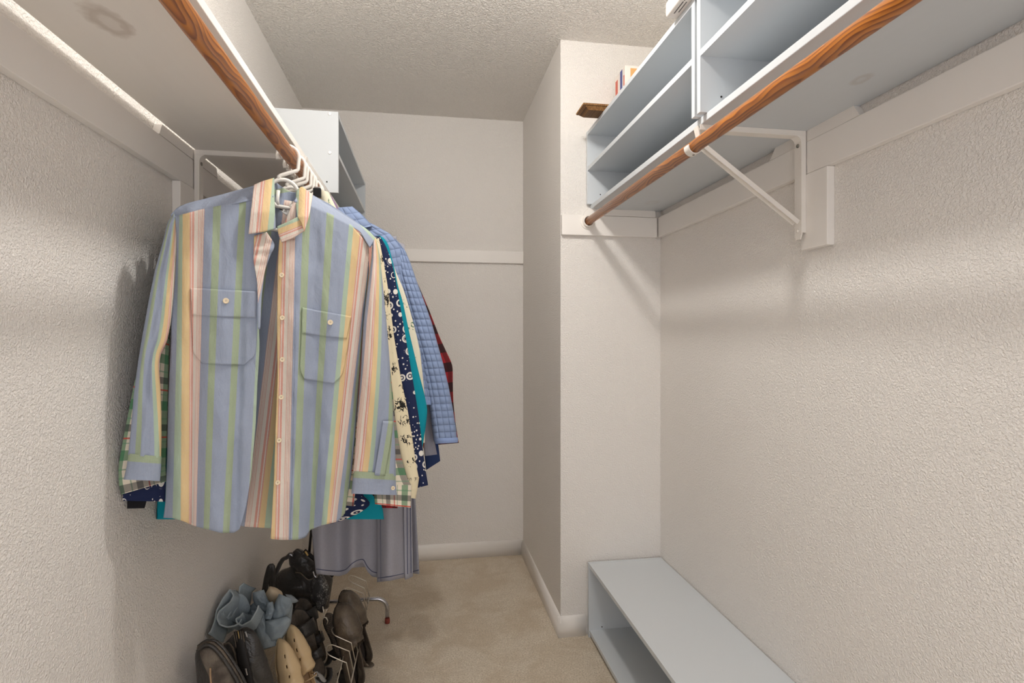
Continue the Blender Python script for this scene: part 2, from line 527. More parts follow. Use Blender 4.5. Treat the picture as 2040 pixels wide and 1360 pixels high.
# ------------------------------------------------------------------ garments: helpers
def poly(pts, m, power=1.0):
    """An outline in photograph pixels resampled to m points by arc length."""
    p = np.array(pts, float)
    d = np.concatenate([[0], np.cumsum(np.hypot(*np.diff(p, axis=0).T))])
    s = np.linspace(0, 1, m) ** power * d[-1]
    out = np.stack([np.interp(s, d, p[:, 0]), np.interp(s, d, p[:, 1])], -1)
    for _ in range(2):                       # soften the corners
        q = out.copy(); q[1:-1] = 0.25 * out[:-2] + 0.5 * out[1:-1] + 0.25 * out[2:]; out = q
    return out

class Hang:
    """The upright plane a garment hangs in: through the rod at y, turned by slope k."""
    def __init__(self, y, k=0.36, x=RLX): self.y, self.k, self.x = y, k, x; self.q = math.sqrt(1 + k * k)
    def pt(self, px, py, off=0.0):
        d = ray(px, py)
        t = (self.y - self.k * self.x - np.asarray(off) * self.q) / (d[..., 1] - self.k * d[..., 0])
        return d * t[..., None] + np.array([0, 0, CAM_H])

def smooth_noise(x, y, seed, octs=3):
    r = np.random.default_rng(seed)
    out = 0.0
    for o in range(octs):
        for _ in range(3):
            a = r.uniform(0, 6.28); f = (2 ** o) * r.uniform(.7, 1.3)
            out = out + np.sin(f * (x * math.cos(a) + y * math.sin(a)) + r.uniform(0, 6.28)) / (1.7 ** o)
    return out / 4.0

def clamp_wall(P, lo=XL + 0.006):
    P[..., 0] = np.maximum(P[..., 0], lo)
    return P

def coons_px(top, bot, left, right, n, m):
    """Pixel grid m x n filling four boundary outlines (left/right run top to bottom)."""
    T, B, L, R = poly(top, n), poly(bot, n), poly(left, m), poly(right, m)
    s = np.linspace(0, 1, n)[None, :, None]; t = np.linspace(0, 1, m)[:, None, None]
    G = (1 - t) * T[None] + t * B[None] + (1 - s) * L[:, None] + s * R[:, None]
    G -= (1 - s) * (1 - t) * T[0] + s * (1 - t) * T[-1] + (1 - s) * t * B[0] + s * t * B[-1]
    return G

def cloth_tube(hang, L, R, depth, off=0.0, n=44, m=60, u=(0, .3), u1=None, v0=0.0, wr=0.004, seed=1, close_top=False, bend=None, puff=None):
    """A flattened closed tube of cloth between two outlines (left, right) of the photograph."""
    l, r = poly(L, m), poly(R, m)
    th = 2 * np.pi * np.arange(n) / n
    s = 0.5 - 0.5 * np.cos(th)
    G = l[:, None] * (1 - s[None, :, None]) + r[:, None] * s[None, :, None]
    t = np.linspace(0, 1, m)[:, None]
    dep = np.interp(t, np.linspace(0, 1, len(depth)), depth) if isinstance(depth, (list, tuple)) else np.full_like(t, depth)
    o = np.interp(t, np.linspace(0, 1, len(off)), off) if isinstance(off, (list, tuple)) else np.full_like(t, off)
    sn = np.sign(np.sin(th)) * np.abs(np.sin(th)) ** 0.8
    O = o + dep * sn[None]
    O = O + wr * smooth_noise(np.cos(th)[None] * 3.2 + t * 0, t * 9 + th[None] * 0, seed) * np.clip(t * 5, 0, 1) * np.abs(np.sin(th))[None]
    ua, ub = u; uc, ud = u1 if u1 is not None else u
    U0 = (ua * (1 - t) + uc * t); U1 = (ub * (1 - t) + ud * t)
    Uu = U0 + (U1 - U0) * np.where(th[None] <= np.pi, s[None], 2 - s[None])
    if puff:                                   # quilted squares of the given size stand out between the stitching
        h, c = puff
        C0 = hang.pt(G[..., 0].mean(1), G[..., 1].mean(1), 0.0)
        vq = np.concatenate([[0], np.cumsum(np.linalg.norm(np.diff(C0, axis=0), axis=1))])[:, None]
        q = np.abs(np.sin(np.pi * Uu / c)) * np.abs(np.sin(np.pi * vq / c))
        O = O + h * (q ** 0.35 - 0.6) * np.sign(np.sin(th) + 1e-6)[None]
    P = clamp_wall(hang.pt(G[..., 0], G[..., 1], O))
    seg = np.linalg.norm(np.diff(P.mean(1), axis=0), axis=1)
    vv = v0 + np.concatenate([[0], np.cumsum(seg)])[:, None]
    UV = np.stack([Uu, vv + Uu * 0], -1)
    # one seam column so that the pattern does not smear on the last strip
    P = np.concatenate([P, P[:, :1]], 1)
    UV = np.concatenate([UV, np.stack([2 * U1 - U0, vv], -1)], 1)
    mb = MB().grid(P, UV)
    if close_top: mb.f.append(tuple(range(n)))
    return mb

def fabric(t, co, weave=900, ws=0.12, wrinkle=18, wk=0.25, stretch=(1, 1, .35)):
    """Weave and wrinkle relief on a cloth."""
    w = t.noise(t.mapped(co, stretch), wrinkle, 4, 0.55, 0.4)
    nb = t.bump(w, wk, 0.010)
    t.bump(t.noise(co, weave, 2), ws, 0.0006, nb)

def cloth_plain(key, rgb, rough=0.9, wk=0.25, vary=0.06):
    t = NT(key, rough, 0.15)
    co = t.coord()
    c = lin(*rgb)
    t.color(t.mix(t.noise(co, 140, 3), tuple(x * (1 - vary) for x in c[:3]) + (1,), c))
    fabric(t, co, wk=wk)
    M[key] = t.m
    return t

# --- striped cotton: u is the position across the stripes, one repeat is 0.75
BLUE, GREEN, GREEN2 = lin(146, 157, 178), lin(154, 169, 138), lin(166, 186, 162)
YEL, CRM, CORAL, PINK = lin(217, 188, 136), lin(219, 209, 196), lin(212, 152, 136), lin(214, 172, 158)
def stripe_stops():
    s = [(0, GREEN2), (.055, YEL), (.125, CORAL), (.135, CRM), (.146, CORAL), (.166, CRM)]
    for a in (.205, .221, .237): s += [(a, PINK), (a + .007, CRM)]
    s += [(.252, PINK), (.26, BLUE), (.33, GREEN), (.39, BLUE), (.54, GREEN), (.60, BLUE)]
    return [(p / .75, c) for p, c in s]
t = NT('striped_cotton', 0.88, 0.15)
uv = t.coord('UV'); co = t.coord()
u, v, _ = t.sep(uv)
jit = t.math('MULTIPLY', t.math('SUBTRACT', t.noise(co, 420, 2), 0.5), 0.006)
col = t.ramp(t.math('FRACT', t.math('DIVIDE', t.math('ADD', u, jit), 0.75)), stripe_stops(), 'CONSTANT')
slub = t.noise(t.mapped(co, (1, 1, 1)), 300, 3)
t.color(t.mix(t.math('MULTIPLY', slub, 0.22), col, lin(192, 193, 196)))
fabric(t, co, wrinkle=30, wk=0.55)
M['striped_cotton'] = t.m
plain('button_ivory', (232, 214, 182), 0.3, 0.5)
plain('thread', (222, 222, 214), 0.8)
plain('label_white', (236, 234, 230), 0.7)
plain('label_ink', (24, 24, 26), 0.7)

# --- the striped shirt (nearest garment)
H1 = Hang(1.385)
shirt = thing('striped_shirt', 'long-sleeved cotton shirt in pastel blue, green, yellow and coral stripes, frontmost on the rod', 'shirt', (RLX, 1.385, 1.52), 'garments hanging on the left rod')
LTOP = ([350, 358, 364, 378, 407, 424, 439, 475, 489, 515, 548], [-.04, 0, .055, .125, .26, .33, .39, .54, .60, .71, .85], 430.)
LBOT = ([326, 344, 360, 376, 391, 406, 417, 444, 457, 478, 500], [-.06, 0, .055, .125, .26, .33, .39, .54, .60, .69, .78], 1045.)
RTOP = ([540, 552, 563, 588, 602, 616, 648, 663, 694, 703, 717, 742], [0, .055, .125, .26, .33, .39, .54, .60, .75, .805, .875, 1.0], 462.)
RBOT = ([526, 540, 548, 576, 583, 595, 616, 626, 641, 651, 656, 669, 678, 690], [0, .055, .125, .26, .33, .39, .54, .60, .75, .805, .875, 1.01, 1.08, 1.16], 1040.)
def stripe_u(px, py, A, B):
    w = (py - A[2]) / (B[2] - A[2])
    K = np.array(sorted(set(A[1]) | set(B[1])))
    # boundaries at this row, by inverting both rows
    sa, sb = np.argsort(A[1]), np.argsort(B[1])
    xa = np.interp(K, np.array(A[1])[sa], np.array(A[0])[sa]); xb = np.interp(K, np.array(B[1])[sb], np.array(B[0])[sb])
    if xa[0] > xa[-1]: xa, xb, K = xa[::-1], xb[::-1], K[::-1]
    out = np.zeros_like(px)
    for idx in np.ndindex(px.shape):
        out[idx] = np.interp(px[idx], xa * (1 - w[idx]) + xb * w[idx], K)
    return out
def gauss(x, c, w): return np.exp(-((x - c) / w) ** 2)
def off_left(px, py):
    t = np.clip((py - 400) / 650, 0, 1.1)
    e = np.clip((px - 322) / 60, 0, 1)
    o = 0.012 + 0.045 * np.sin(np.clip(e, 0, 1) * np.pi / 2)
    o = o + (0.004 + 0.016 * t) * gauss(px, 440 - 4 * t, 30) * 1.0
    o = o - (0.002 + 0.016 * t) * gauss(px, 395 - 6 * t, 13)
    o = o + (0.012 * t) * gauss(px, 362 - 10 * t, 16)
    o = o - 0.010 * gauss(px, 487 - 20 * t, 10) * np.clip(t * 2, 0, 1)
    o = o + 0.0060 * smooth_noise(px / 30, py / 95, 3) + 0.0026 * smooth_noise(px / 13, py / 34, 5) + 0.0012 * smooth_noise(px / 6, py / 15, 6)
    o = o - 0.012 * gauss(px, 352, 9) * gauss(py, 520, 110)
    return o
def off_right(px, py):
    t = np.clip((py - 400) / 650, 0, 1.1)
    e = np.clip((744 - 40 * t - px) / 60, 0, 1)
    o = 0.010 + 0.045 * np.sin(e * np.pi / 2)
    o = o + (0.003 + 0.016 * t) * gauss(px, 590, 20) - (0.002 + 0.018 * t) * gauss(px, 626 - 4 * t, 16)
    o = o + (0.010 * t) * gauss(px, 664 - 6 * t, 18)
    o = o + 0.0060 * smooth_noise(px / 30 + 7, py / 90, 13) + 0.0026 * smooth_noise(px / 13, py / 36, 15) + 0.0012 * smooth_noise(px / 6, py / 15, 16)
    return o
def patch(name, parent, top, bot, left, right, offf, A, B, n=30, m=40, lift=0.0, mat='striped_cotton', solid=0.0012, uvf=None):
    G = coons_px(top, bot, left, right, n, m)
    P = clamp_wall(H1.pt(G[..., 0], G[..., 1], offf(G[..., 0], G[..., 1]) + lift))
    U = stripe_u(G[..., 0], G[..., 1], A, B) if uvf is None else uvf(G[..., 0], G[..., 1])
    UV = np.stack([U, P[..., 2]], -1)
    return MB().grid(P, UV).build(name, mat, parent, True, solid)

patch('front_panel', shirt,
      [(349, 431), (400, 417), (450, 407), (500, 398), (540, 392)],
      [(326, 1031), (345, 1032), (366, 1038), (386, 1047), (410, 1053), (440, 1061), (466, 1061), (477, 1054)],
      [(349, 431), (352, 470), (350, 520), (343, 600), (340, 700), (335, 800), (333, 900), (330, 1000), (326, 1031)],
      [(540, 392), (522, 445), (514, 520), (514, 600), (517, 690), (513, 760), (509, 850), (500, 950), (490, 1010), (477, 1054)],
      off_left, LTOP, LBOT, 90, 130)
patch('front_panel', shirt,
      [(585, 400), (622, 408), (662, 428), (700, 448), (734, 488)],
      [(539, 1072), (565, 1075), (592, 1075), (609, 1070), (618, 1055), (640, 1046), (672, 1039), (687, 1022)],
      [(585, 400), (566, 445), (556, 480), (553, 540), (552, 650), (553, 750), (549, 850), (546, 950), (541, 1040), (539, 1072)],
      [(734, 488), (735, 540), (728, 600), (722, 660), (716, 740), (711, 820), (706, 880), (700, 940), (692, 990), (687, 1022)],
      off_right, RTOP, RBOT, 90, 130)
# back panel, its inside seen through the opening (the repeat runs the other way there)
BTOP = ([330, 500, 549, 566, 574, 584, 596, 640], [.9, .45, .26, .166, .125, .055, 0, -.25], 545.)
BBOT = ([300, 440, 488, 505, 516, 527, 539, 700], [.9, .45, .26, .166, .125, .055, 0, -.6], 1046.)
patch('back_panel', shirt,
      [(350, 425), (450, 400), (570, 398), (660, 420), (742, 470)],
      [(334, 1015), (420, 1035), (490, 1049), (545, 1052), (610, 1040), (684, 1012)],
      [(350, 425), (352, 520), (345, 700), (340, 900), (334, 1015)],
      [(742, 470), (734, 600), (716, 780), (700, 940), (684, 1012)],
      lambda a, b: -0.034 + 0.007 * smooth_noise(a / 40, b / 200, 21), BTOP, BBOT, 60, 60)
# turned-out facing at the neck
patch('placket_facing', shirt, [(506, 470), (518, 466), (531, 462)], [(514, 655), (516, 656), (518, 655)],
      [(506, 470), (505, 520), (512, 560), (514, 600), (514, 655)], [(531, 462), (549, 488), (536, 515), (527, 540), (521, 590), (518, 655)],
      lambda a, b: off_left(a, b) * 0 + 0.068 - .016 * np.clip((a - 515) / 30, 0, 1) + 0.0025 * np.sin(b / 3.4) * gauss(b, 500, 40), None, None, 16, 40,
      uvf=lambda a, b: 0.10 + (a - 506 + (b - 465) * .22) * 0.0042)
# shoulder yokes
YU = lambda a, b: 0.42 + (b - 400) * 0.0009 + 0 * a
def yoke_u_left(a, b): return np.where(a < 0, 0, 0.60 - (np.clip(a - 352, 0, 200)) * 0.00035)
patch('yoke', shirt, [(340, 428), (352, 414), (375, 404), (440, 388), (505, 370), (545, 356)], [(346, 447), (380, 428), (440, 412), (500, 399), (545, 392)],
      [(340, 428), (343, 438), (346, 447)], [(545, 356), (545, 375), (545, 392)],
      lambda a, b: 0.008 + 0.052 * np.clip((b - (362 + (545 - a) * .262)) / 30, 0, 1) ** 0.6 * np.clip((a - 338) / 40, .25, 1), None, None, 50, 14, lift=0.002,
      uvf=lambda a, b: np.interp(a + (b - 400) * 1.2, [330, 352, 372, 400, 600], [.755, .80, .745, .70, .62]))
patch('yoke', shirt, [(600, 378), (622, 388), (660, 408), (700, 435), (735, 460), (748, 474)], [(585, 402), (622, 411), (662, 431), (690, 444), (718, 462), (737, 494)],
      [(600, 378), (592, 390), (585, 402)], [(748, 474), (744, 484), (737, 494)],
      lambda a, b: 0.008 + 0.050 * np.clip((b - (376 + (a - 600) * .62)) / 30, 0, 1) ** 0.6 * np.clip((750 - a) / 45, .2, 1), None, None, 50, 14, lift=0.002,
      uvf=lambda a, b: np.interp(a - (b - 420) * .9, [560, 640, 690, 706, 722, 745], [.62, .70, .745, .79, .85, .89]))
# sleeves
def sleeve_bulge(s, t): return 0.010 * np.sin(6 * s + 5 * t) * np.clip(t * 3, 0, 1)
cloth_tube(H1, [(346, 424), (334, 442), (322, 490), (308, 540), (296, 600), (285, 660), (275, 720), (267, 780), (262, 840), (258, 880), (255, 906)],
           [(352, 436), (354, 470), (351, 530), (346, 590), (341, 640), (333, 680), (320, 706), (317, 730), (320, 780), (322, 830), (322, 880), (321, 912)],
           [0.016, .022, .023, .022, .022, .021], [0.022, .036, .036, .036], 48, 90, u=(.50, 1.02), u1=(.47, .82), wr=.007, seed=4, close_top=True).build('sleeve', 'striped_cotton', shirt, True)
cloth_tube(H1, [(256, 903), (252, 930), (246, 955)], [(322, 909), (321, 932), (319, 958)], .021, .036, 40, 21, u=(0, 0), wr=.001).build('cuff', 'striped_cotton', shirt, True)
cloth_tube(H1, [(742, 484), (739, 520), (731, 580), (724, 640), (720, 720), (716, 780), (711, 840), (707, 900), (703, 942)],
           [(749, 472), (757, 510), (764, 580), (770, 640), (775, 700), (779, 760), (783, 820), (787, 880), (789, 948)],
           [0.014, .030, .034, .034, .032], [0.010, .026, .034, .036], 48, 90, u=(.36, .04), u1=(.24, -.30), wr=.006, seed=8, close_top=True).build('sleeve', 'striped_cotton', shirt, True)
cloth_tube(H1, [(704, 938), (702, 960), (700, 983)], [(788, 944), (789, 964), (791, 986)], .033, .037, 40, 21, u=(0, 0), wr=.001).build('cuff', 'striped_cotton', shirt, True)
for ob in [o for o in shirt.children if o.name.startswith('cuff')]:      # green strip above blue
    lay = ob.data.uv_layers[0]
    for lp in ob.data.loops:
        f = (lp.vertex_index // 41) / 20.0
        lay.data[lp.index].uv = (.34 + .05 * f / .28, f)
# sleeve placket and slit
sl = lambda a, b: 0.036 + .034 * np.sqrt(np.clip(1 - ((a - 748) / 44) ** 2, .05, 1)) + 0 * b
patch('sleeve_placket', shirt, [(763, 838), (774, 838), (784, 839)], [(746, 946), (757, 948), (767, 948)], [(763, 838), (757, 880), (746, 946)], [(784, 839), (779, 880), (767, 948)],
      sl, None, None, 8, 20, lift=.003, uvf=lambda a, b: .3265 + (a - 772 + (b - 840) * .16) * 0.0030)
# collar leaves
patch('collar_leaf', shirt, [(506, 368), (525, 360), (546, 354)], [(495, 466), (520, 463), (549, 456)],
      [(506, 368), (501, 410), (495, 466)], [(546, 354), (547, 400), (549, 456)],
      lambda a, b: 0.050 + .030 * np.clip((b - 362) / 60, 0, 1) - .008 * np.clip((a - 535) / 14, 0, 1), None, None, 24, 30, uvf=lambda a, b: .235 - (a - (505 - (b - 370) * .10)) * 0.0049)
patch('collar_leaf', shirt, [(590, 380), (601, 371), (623, 388)], [(592, 430), (601, 445), (606, 462)],
      [(590, 380), (589, 405), (592, 430)], [(623, 388), (617, 425), (606, 462)],
      lambda a, b: 0.036 + .040 * np.clip((b - 372) / 60, 0, 1) + .010 * np.sin(np.clip((a - 588) / 34, 0, 1) * np.pi), None, None, 22, 26,
      uvf=lambda a, b: .06 + np.clip(a - (597 - (b - 380) * .04), -6, 40) * 0.0056)
patch('collar_leaf', shirt, [(552, 451), (575, 441), (596, 430)], [(561, 483), (585, 474), (607, 459)],
      [(552, 451), (555, 468), (561, 483)], [(596, 430), (604, 444), (607, 459)],
      lambda a, b: 0.076 + .006 * np.sin((a - 552) / 54 * np.pi), None, None, 24, 16, uvf=lambda a, b: .015 + (b + (a - 552) * .40 - 450) * 0.0062)
# inside of the collar and the yoke behind it
patch('collar_stand', shirt, [(544, 358), (556, 368), (572, 379), (588, 384), (600, 378)], [(546, 412), (560, 416), (578, 417), (592, 414), (604, 405)],
      [(544, 358), (545, 385), (546, 412)], [(600, 378), (602, 392), (604, 405)],
      lambda a, b: 0.034 - .075 * np.sin(np.clip((a - 544) / 60, 0.001, .999) * np.pi) ** .4, None, None, 30, 14, uvf=lambda a, b: .52 + (b - 370) * .0062 + (a - 570) * .001)
patch('inner_yoke', shirt, [(542, 408), (560, 414), (578, 416), (596, 412), (608, 406)], [(540, 476), (560, 478), (580, 478), (600, 474)],
      [(542, 408), (541, 440), (540, 476)], [(608, 406), (604, 440), (600, 474)],
      lambda a, b: -0.040 + 0 * a, None, None, 16, 20, uvf=lambda a, b: .085 + (b - 412 - (a - 560) * .12) * 0.0030)
# neck label
lb = patch('neck_label', shirt, [(552, 407), (562, 412), (584, 415)], [(562, 423), (572, 430), (579, 429)], [(552, 407), (557, 415), (562, 423)], [(584, 415), (583, 422), (579, 429)],
      lambda a, b: -0.014 + 0 * a, None, None, 10, 8, mat='label_white', uvf=lambda a, b: a * 0)
def mark(name, pts, off, mat, parent, closed_ring=None):
    mb = MB()
    if closed_ring:
        cx, cy, rx, ry, ix, iy = closed_ring
        a = np.linspace(0, 2 * np.pi, 25)
        P = np.stack([H1.pt(cx + rx * np.cos(a), cy + ry * np.sin(a), off), H1.pt(cx + ix * np.cos(a), cy + iy * np.sin(a), off)])
        mb.grid(P)
    else:
        p = np.array(pts, float)
        mb.add(H1.pt(p[:, 0], p[:, 1], off), [tuple(range(len(p)))])
    return mb.build(name, mat, parent)
mark('label_tab', [(548.5, 401), (552.5, 400), (564, 420), (558, 418), (551, 409)], -.0125, 'label_ink', lb)
mark('letter', None, -.0125, 'label_ink', lb, (563.6, 415.6, 1.5, 2.0, .5, .9))
mark('letter', None, -.0125, 'label_ink', lb, (570.4, 417.0, 2.5, 2.4, .8, 1.5))
mark('letter', [(565.5, 420.0), (572, 421.4), (572, 422.4), (565.5, 421.0)], -.0125, 'label_ink', lb)
mark('letter', None, -.0125, 'label_ink', lb, (576.6, 416.8, 1.0, 1.0, .5, .5))
# pockets with buttoned flap band
def pocket(top, bot, left, right, seam, offf, A, B, btn, tilt):
    pk = patch('pocket', shirt, top, bot, left, right, offf, A, B, 34, 34, lift=.0035)
    (x0, y0), (x1, y1) = seam
    patch('pocket_flap', shirt, top, [(x0, y0), ((x0 + x1) / 2, (y0 + y1) / 2 + 1), (x1, y1)], [left[0], (x0, y0)], [right[0], (x1, y1)], offf, A, B, 34, 14, lift=.0058)
    button(btn, offf, .0085, .0062)
    return pk
def button(p, offf, lift, r):
    a = np.array(p, float)
    c = H1.pt(a[0], a[1], offf(a[0], a[1]) + lift)
    nrm = Vector((H1.k, -1, 0.05)).normalized()
    mb = MB()
    q = nrm.to_track_quat('Z', 'Y').to_matrix()
    prof = [(r, -.0012), (r, .0006), (r * .85, .0014), (r * .6, .0006), (r * .2, .0006)]
    n = 18; vs, fs = [], []
    for rr, h in prof:
        for k in range(n):
            an = 2 * math.pi * k / n
            vs.append(Vector(c) + q @ Vector((rr * math.cos(an), rr * math.sin(an), h)))
    for i in range(len(prof) - 1):
        for k in range(n): fs.append((i * n + k, i * n + (k + 1) % n, (i + 1) * n + (k + 1) % n, (i + 1) * n + k))
    fs.append(tuple((len(prof) - 1) * n + k for k in range(n)))
    mb.add(vs, fs)
    b = mb.build('button', 'button_ivory', shirt, True)
    hb = MB()
    for sx, sy in ((-1, -1), (1, -1), (1, 1), (-1, 1)):
        cc = Vector(c) + q @ Vector((sx * r * .16, sy * r * .16, .0008))
        hb.add([cc + q @ Vector((.0006 * math.cos(k), .0006 * math.sin(k), 0)) for k in np.linspace(0, 5.2, 6)], [tuple(range(6))])
    hb.build('thread_holes', 'dark_hole', b)
pocket([(380, 573), (420, 575), (470, 578), (511, 580)], [(402, 724), (440, 726), (486, 727)], [(380, 573), (382, 640), (385, 702), (402, 724)], [(511, 580), (511, 650), (509, 708), (486, 727)],
       ((383, 628), (510, 633)), off_left, LTOP, LBOT, (450, 599), 0)
pocket([(602, 612), (640, 619), (700, 630)], [(606, 755), (635, 760), (664, 764)], [(602, 612), (600, 680), (597, 736), (606, 755)], [(700, 630), (694, 690), (682, 748), (664, 764)],
       ((602, 664), (691, 675)), off_right, RTOP, RBOT, (658, 642), 0)
# buttoned front strip
patch('placket', shirt, [(557, 478), (572, 478), (589, 476)], [(540, 1073), (558, 1075), (577, 1075)],
      [(557, 478), (553, 540), (552, 650), (553, 750), (549, 850), (546, 950), (541, 1040), (540, 1073)], [(589, 476), (588, 560), (586, 700), (584, 800), (582, 900), (579, 1000), (577, 1075)],
      off_right, RTOP, RBOT, 18, 90, lift=.0030)
for p in ((561, 548), (562, 633), (562, 716), (560, 791), (556, 877), (553, 961)):
    button(p, off_right, .0065, .0055)
button((783, 972), lambda a, b: .062 + 0 * a, .004, .005)

# --- white tubular hangers on the left rod
def make_hanger():
    h = bpy.data.objects.new('clothes_hanger', None); COL.objects.link(h)
    R = 0.0045
    cz = ROD_R + R - .0240
    hook = [(-.0235 + .002, 0, cz - .012)] + [(.0240 * math.cos(a), 0, cz + .0240 * math.sin(a)) for a in np.radians(np.linspace(188, -12, 22))] + \
           [(.0235, 0, -.030), (.0215, 0, -.0345), (-.014, 0, -.0535), (-.0175, 0, -.057), (-.018, 0, -.064)]
    MB().tube(hook, [R * 1.35] + [R * 1.2] + [R] * (len(hook) - 2), 10).build('hook', 'hanger_plastic', h, True)
    ring = [(.033 * math.cos(a) - .004, 0, -.096 + .034 * math.sin(a)) for a in np.radians(np.linspace(-60, 240, 30))]
    ring = [(.0155, 0, -.1275)] + ring[0:] + [(-.0185, 0, -.1275), (.0155, 0, -.1275)]
    MB().tube(ring, R * 1.05, 10).build('neck_ring', 'hanger_plastic', h, True)
    MB().tube([(-.0150, 0, -.127), (-.0175, 0, -.112), (-.0165, 0, -.090)], R, 10).build('strap_peg', 'hanger_plastic', h, True)
    bar = [(-.036, 0, -.105), (-.06, 0, -.120), (-.14, 0, -.150), (-.188, 0, -.168), (-.195, 0, -.176), (-.185, 0, -.182), (0, 0, -.184), (.185, 0, -.182), (.195, 0, -.176), (.188, 0, -.168), (.14, 0, -.150), (.06, 0, -.120), (.028, 0, -.105)]
    MB().tube(bar, R, 10).build('shoulder_bar', 'hanger_plastic', h, True)
    return h
hanger0 = make_hanger()
def hanger(i, y, k, label, tilt=0.0):
    if i == 0: h = hanger0
    else:
        h = hanger0.copy(); COL.objects.link(h)
        for ch in hanger0.children:
            c = ch.copy(); COL.objects.link(c); c.parent = h
    h.location = (RLX, y, RLZ)
    h.rotation_euler = (0, tilt, math.atan(k))
    return tag(h, label, 'hanger', 'white plastic hangers on the left rod')

# ------------------------------------------------------------------ patterns of the other garments
def two_lines(t, x, period, bands):
    """0..1 mask of bands [(from, to)] in a repeating coordinate."""
    f = t.math('FRACT', t.math('DIVIDE', x, period))
    stops = [(0.0, (0, 0, 0, 1))]
    for a, b in bands:
        stops += [(a, (1, 1, 1, 1)), (b, (0, 0, 0, 1))]
    return t.ramp(f, stops, 'CONSTANT')
t = NT('plaid_cotton', 0.9, 0.15)
uv = t.coord('UV'); u, v, _ = t.sep(uv); co = t.coord()
c = lin(226, 216, 198)
for x, per, ph in ((u, .125, .02), (v, .105, .03)):
    xx = t.math('ADD', x, ph)
    c = t.mix(t.math('MULTIPLY', two_lines(t, xx, per, [(.05, .25)]), .72), c, lin(62, 128, 88))
    c = t.mix(t.math('MULTIPLY', two_lines(t, xx, per, [(.54, .68)]), .66), c, lin(52, 54, 60))
    c = t.mix(t.math('MULTIPLY', two_lines(t, xx, per, [(.80, .83)]), .85), c, lin(196, 66, 60))
    c = t.mix(t.math('MULTIPLY', two_lines(t, xx, per, [(.41, .44), (.90, .925)]), .6), c, lin(104, 150, 118))
t.color(c); fabric(t, co)
M['plaid_cotton'] = t.m

def motif_cloth(key, base, ink, scale, seed, dens=0.53, stretch=(1.0, 0.55, 1.0)):
    t = NT(key, 0.88, 0.15)
    uv = t.coord('UV'); co = t.coord()
    q = t.mapped(uv, (1, 1, 1), (seed, seed * .7, 0))
    cell = t.voronoi(q, scale, 'F1', 'Distance', .5)
    trunkn = t.noise(t.mapped(q, stretch), scale * 6.5, 5, .62, 1.4)
    m = t.math('MULTIPLY', t.math('GREATER_THAN', t.math('ADD', trunkn, t.math('MULTIPLY', t.math('SUBTRACT', .34, cell), .45)), dens), t.math('LESS_THAN', cell, .46))
    t.color(t.mix(m, base, ink)); fabric(t, co)
    M[key] = t.m
motif_cloth('tree_print', lin(228, 216, 184), lin(42, 40, 38), 19, 1.3, .535)
motif_cloth('green_tree_print', lin(226, 220, 198), lin(60, 110, 78), 17, 4.1, .585)

t = NT('navy_floral', 0.85, 0.15)
uv = t.coord('UV'); co = t.coord()
nd = t.n('ShaderNodeTexVoronoi', feature='F1'); t.put(nd.inputs['Vector'], uv)
nd.inputs['Scale'].default_value = 27; nd.inputs['Randomness'].default_value = .40
d = nd.outputs['Distance']
nds = t.n('ShaderNodeVectorMath', operation='SUBTRACT')
sc = t.n('ShaderNodeVectorMath', operation='SCALE'); t.put(sc.inputs[0], uv); sc.inputs['Scale'].default_value = 27
t.put(nds.inputs[0], sc.outputs[0]); t.put(nds.inputs[1], nd.outputs['Position'])
dx, dy, _ = t.sep(nds.outputs[0])
ang = t.math('ARCTAN2', dy, dx)
pet = t.math('SINE', t.math('MULTIPLY', ang, 11.0))
rr = t.math('ADD', d, t.math('MULTIPLY', pet, .022))
rings = t.math('GREATER_THAN', t.math('SINE', t.math('ADD', t.math('MULTIPLY', rr, 46.0), t.math('MULTIPLY', pet, .9))), .0)
spokes = t.math('GREATER_THAN', t.math('SINE', t.math('ADD', t.math('MULTIPLY', ang, 13.0), t.math('MULTIPLY', d, 30.0))), -.15)
outer = t.math('MULTIPLY', spokes, t.math('MULTIPLY', t.math('GREATER_THAN', d, .17), t.math('LESS_THAN', rr, .345)))
core = t.math('MULTIPLY', rings, t.math('LESS_THAN', d, .17))
flower = t.math('MAXIMUM', outer, core)
dots = t.math('MULTIPLY', t.math('LESS_THAN', t.voronoi(uv, 92, 'F1', 'Distance', .7), .24), t.math('GREATER_THAN', d, .41))
t.color(t.mix(t.math('MAXIMUM', flower, dots), lin(36, 44, 76), lin(226, 222, 214)))
fabric(t, co)
M['navy_floral'] = t.m
cloth_plain('teal_jersey', (20, 140, 158), wk=.15)
cloth_plain('black_cloth', (34, 33, 36), wk=.2)
cloth_plain('purple_knit', (140, 118, 148))
cloth_plain('lavender_fleece', (160, 160, 172), wk=.3, vary=.14)
cloth_plain('grey_fleece', (172, 172, 182), wk=.18, vary=.16)
cloth_plain('fleece_stitch', (92, 96, 120))
cloth_plain('dark_navy_cloth', (48, 64, 104), wk=.15)
cloth_plain('rust_cloth', (150, 74, 52))
t = NT('quilted_blue', 0.8, 0.2)
uv = t.coord('UV'); u, v, _ = t.sep(uv); co = t.coord()
su = t.math('ABSOLUTE', t.math('SINE', t.math('MULTIPLY', u, math.pi / .0245)))
sv = t.math('ABSOLUTE', t.math('SINE', t.math('MULTIPLY', v, math.pi / .0245)))
h = t.math('POWER', t.math('MULTIPLY', su, sv), .35)
t.color(t.mix(t.ramp(t.math('MINIMUM', su, sv), [(0, (0, 0, 0, 1)), (.14, (1, 1, 1, 1))]), lin(98, 113, 146), lin(134, 151, 184)))
nb = t.bump(h, .55, .004)
t.bump(t.noise(co, 120, 3), .15, .002, nb)
M['quilted_blue'] = t.m
cloth_plain('blue_binding', (140, 160, 202))
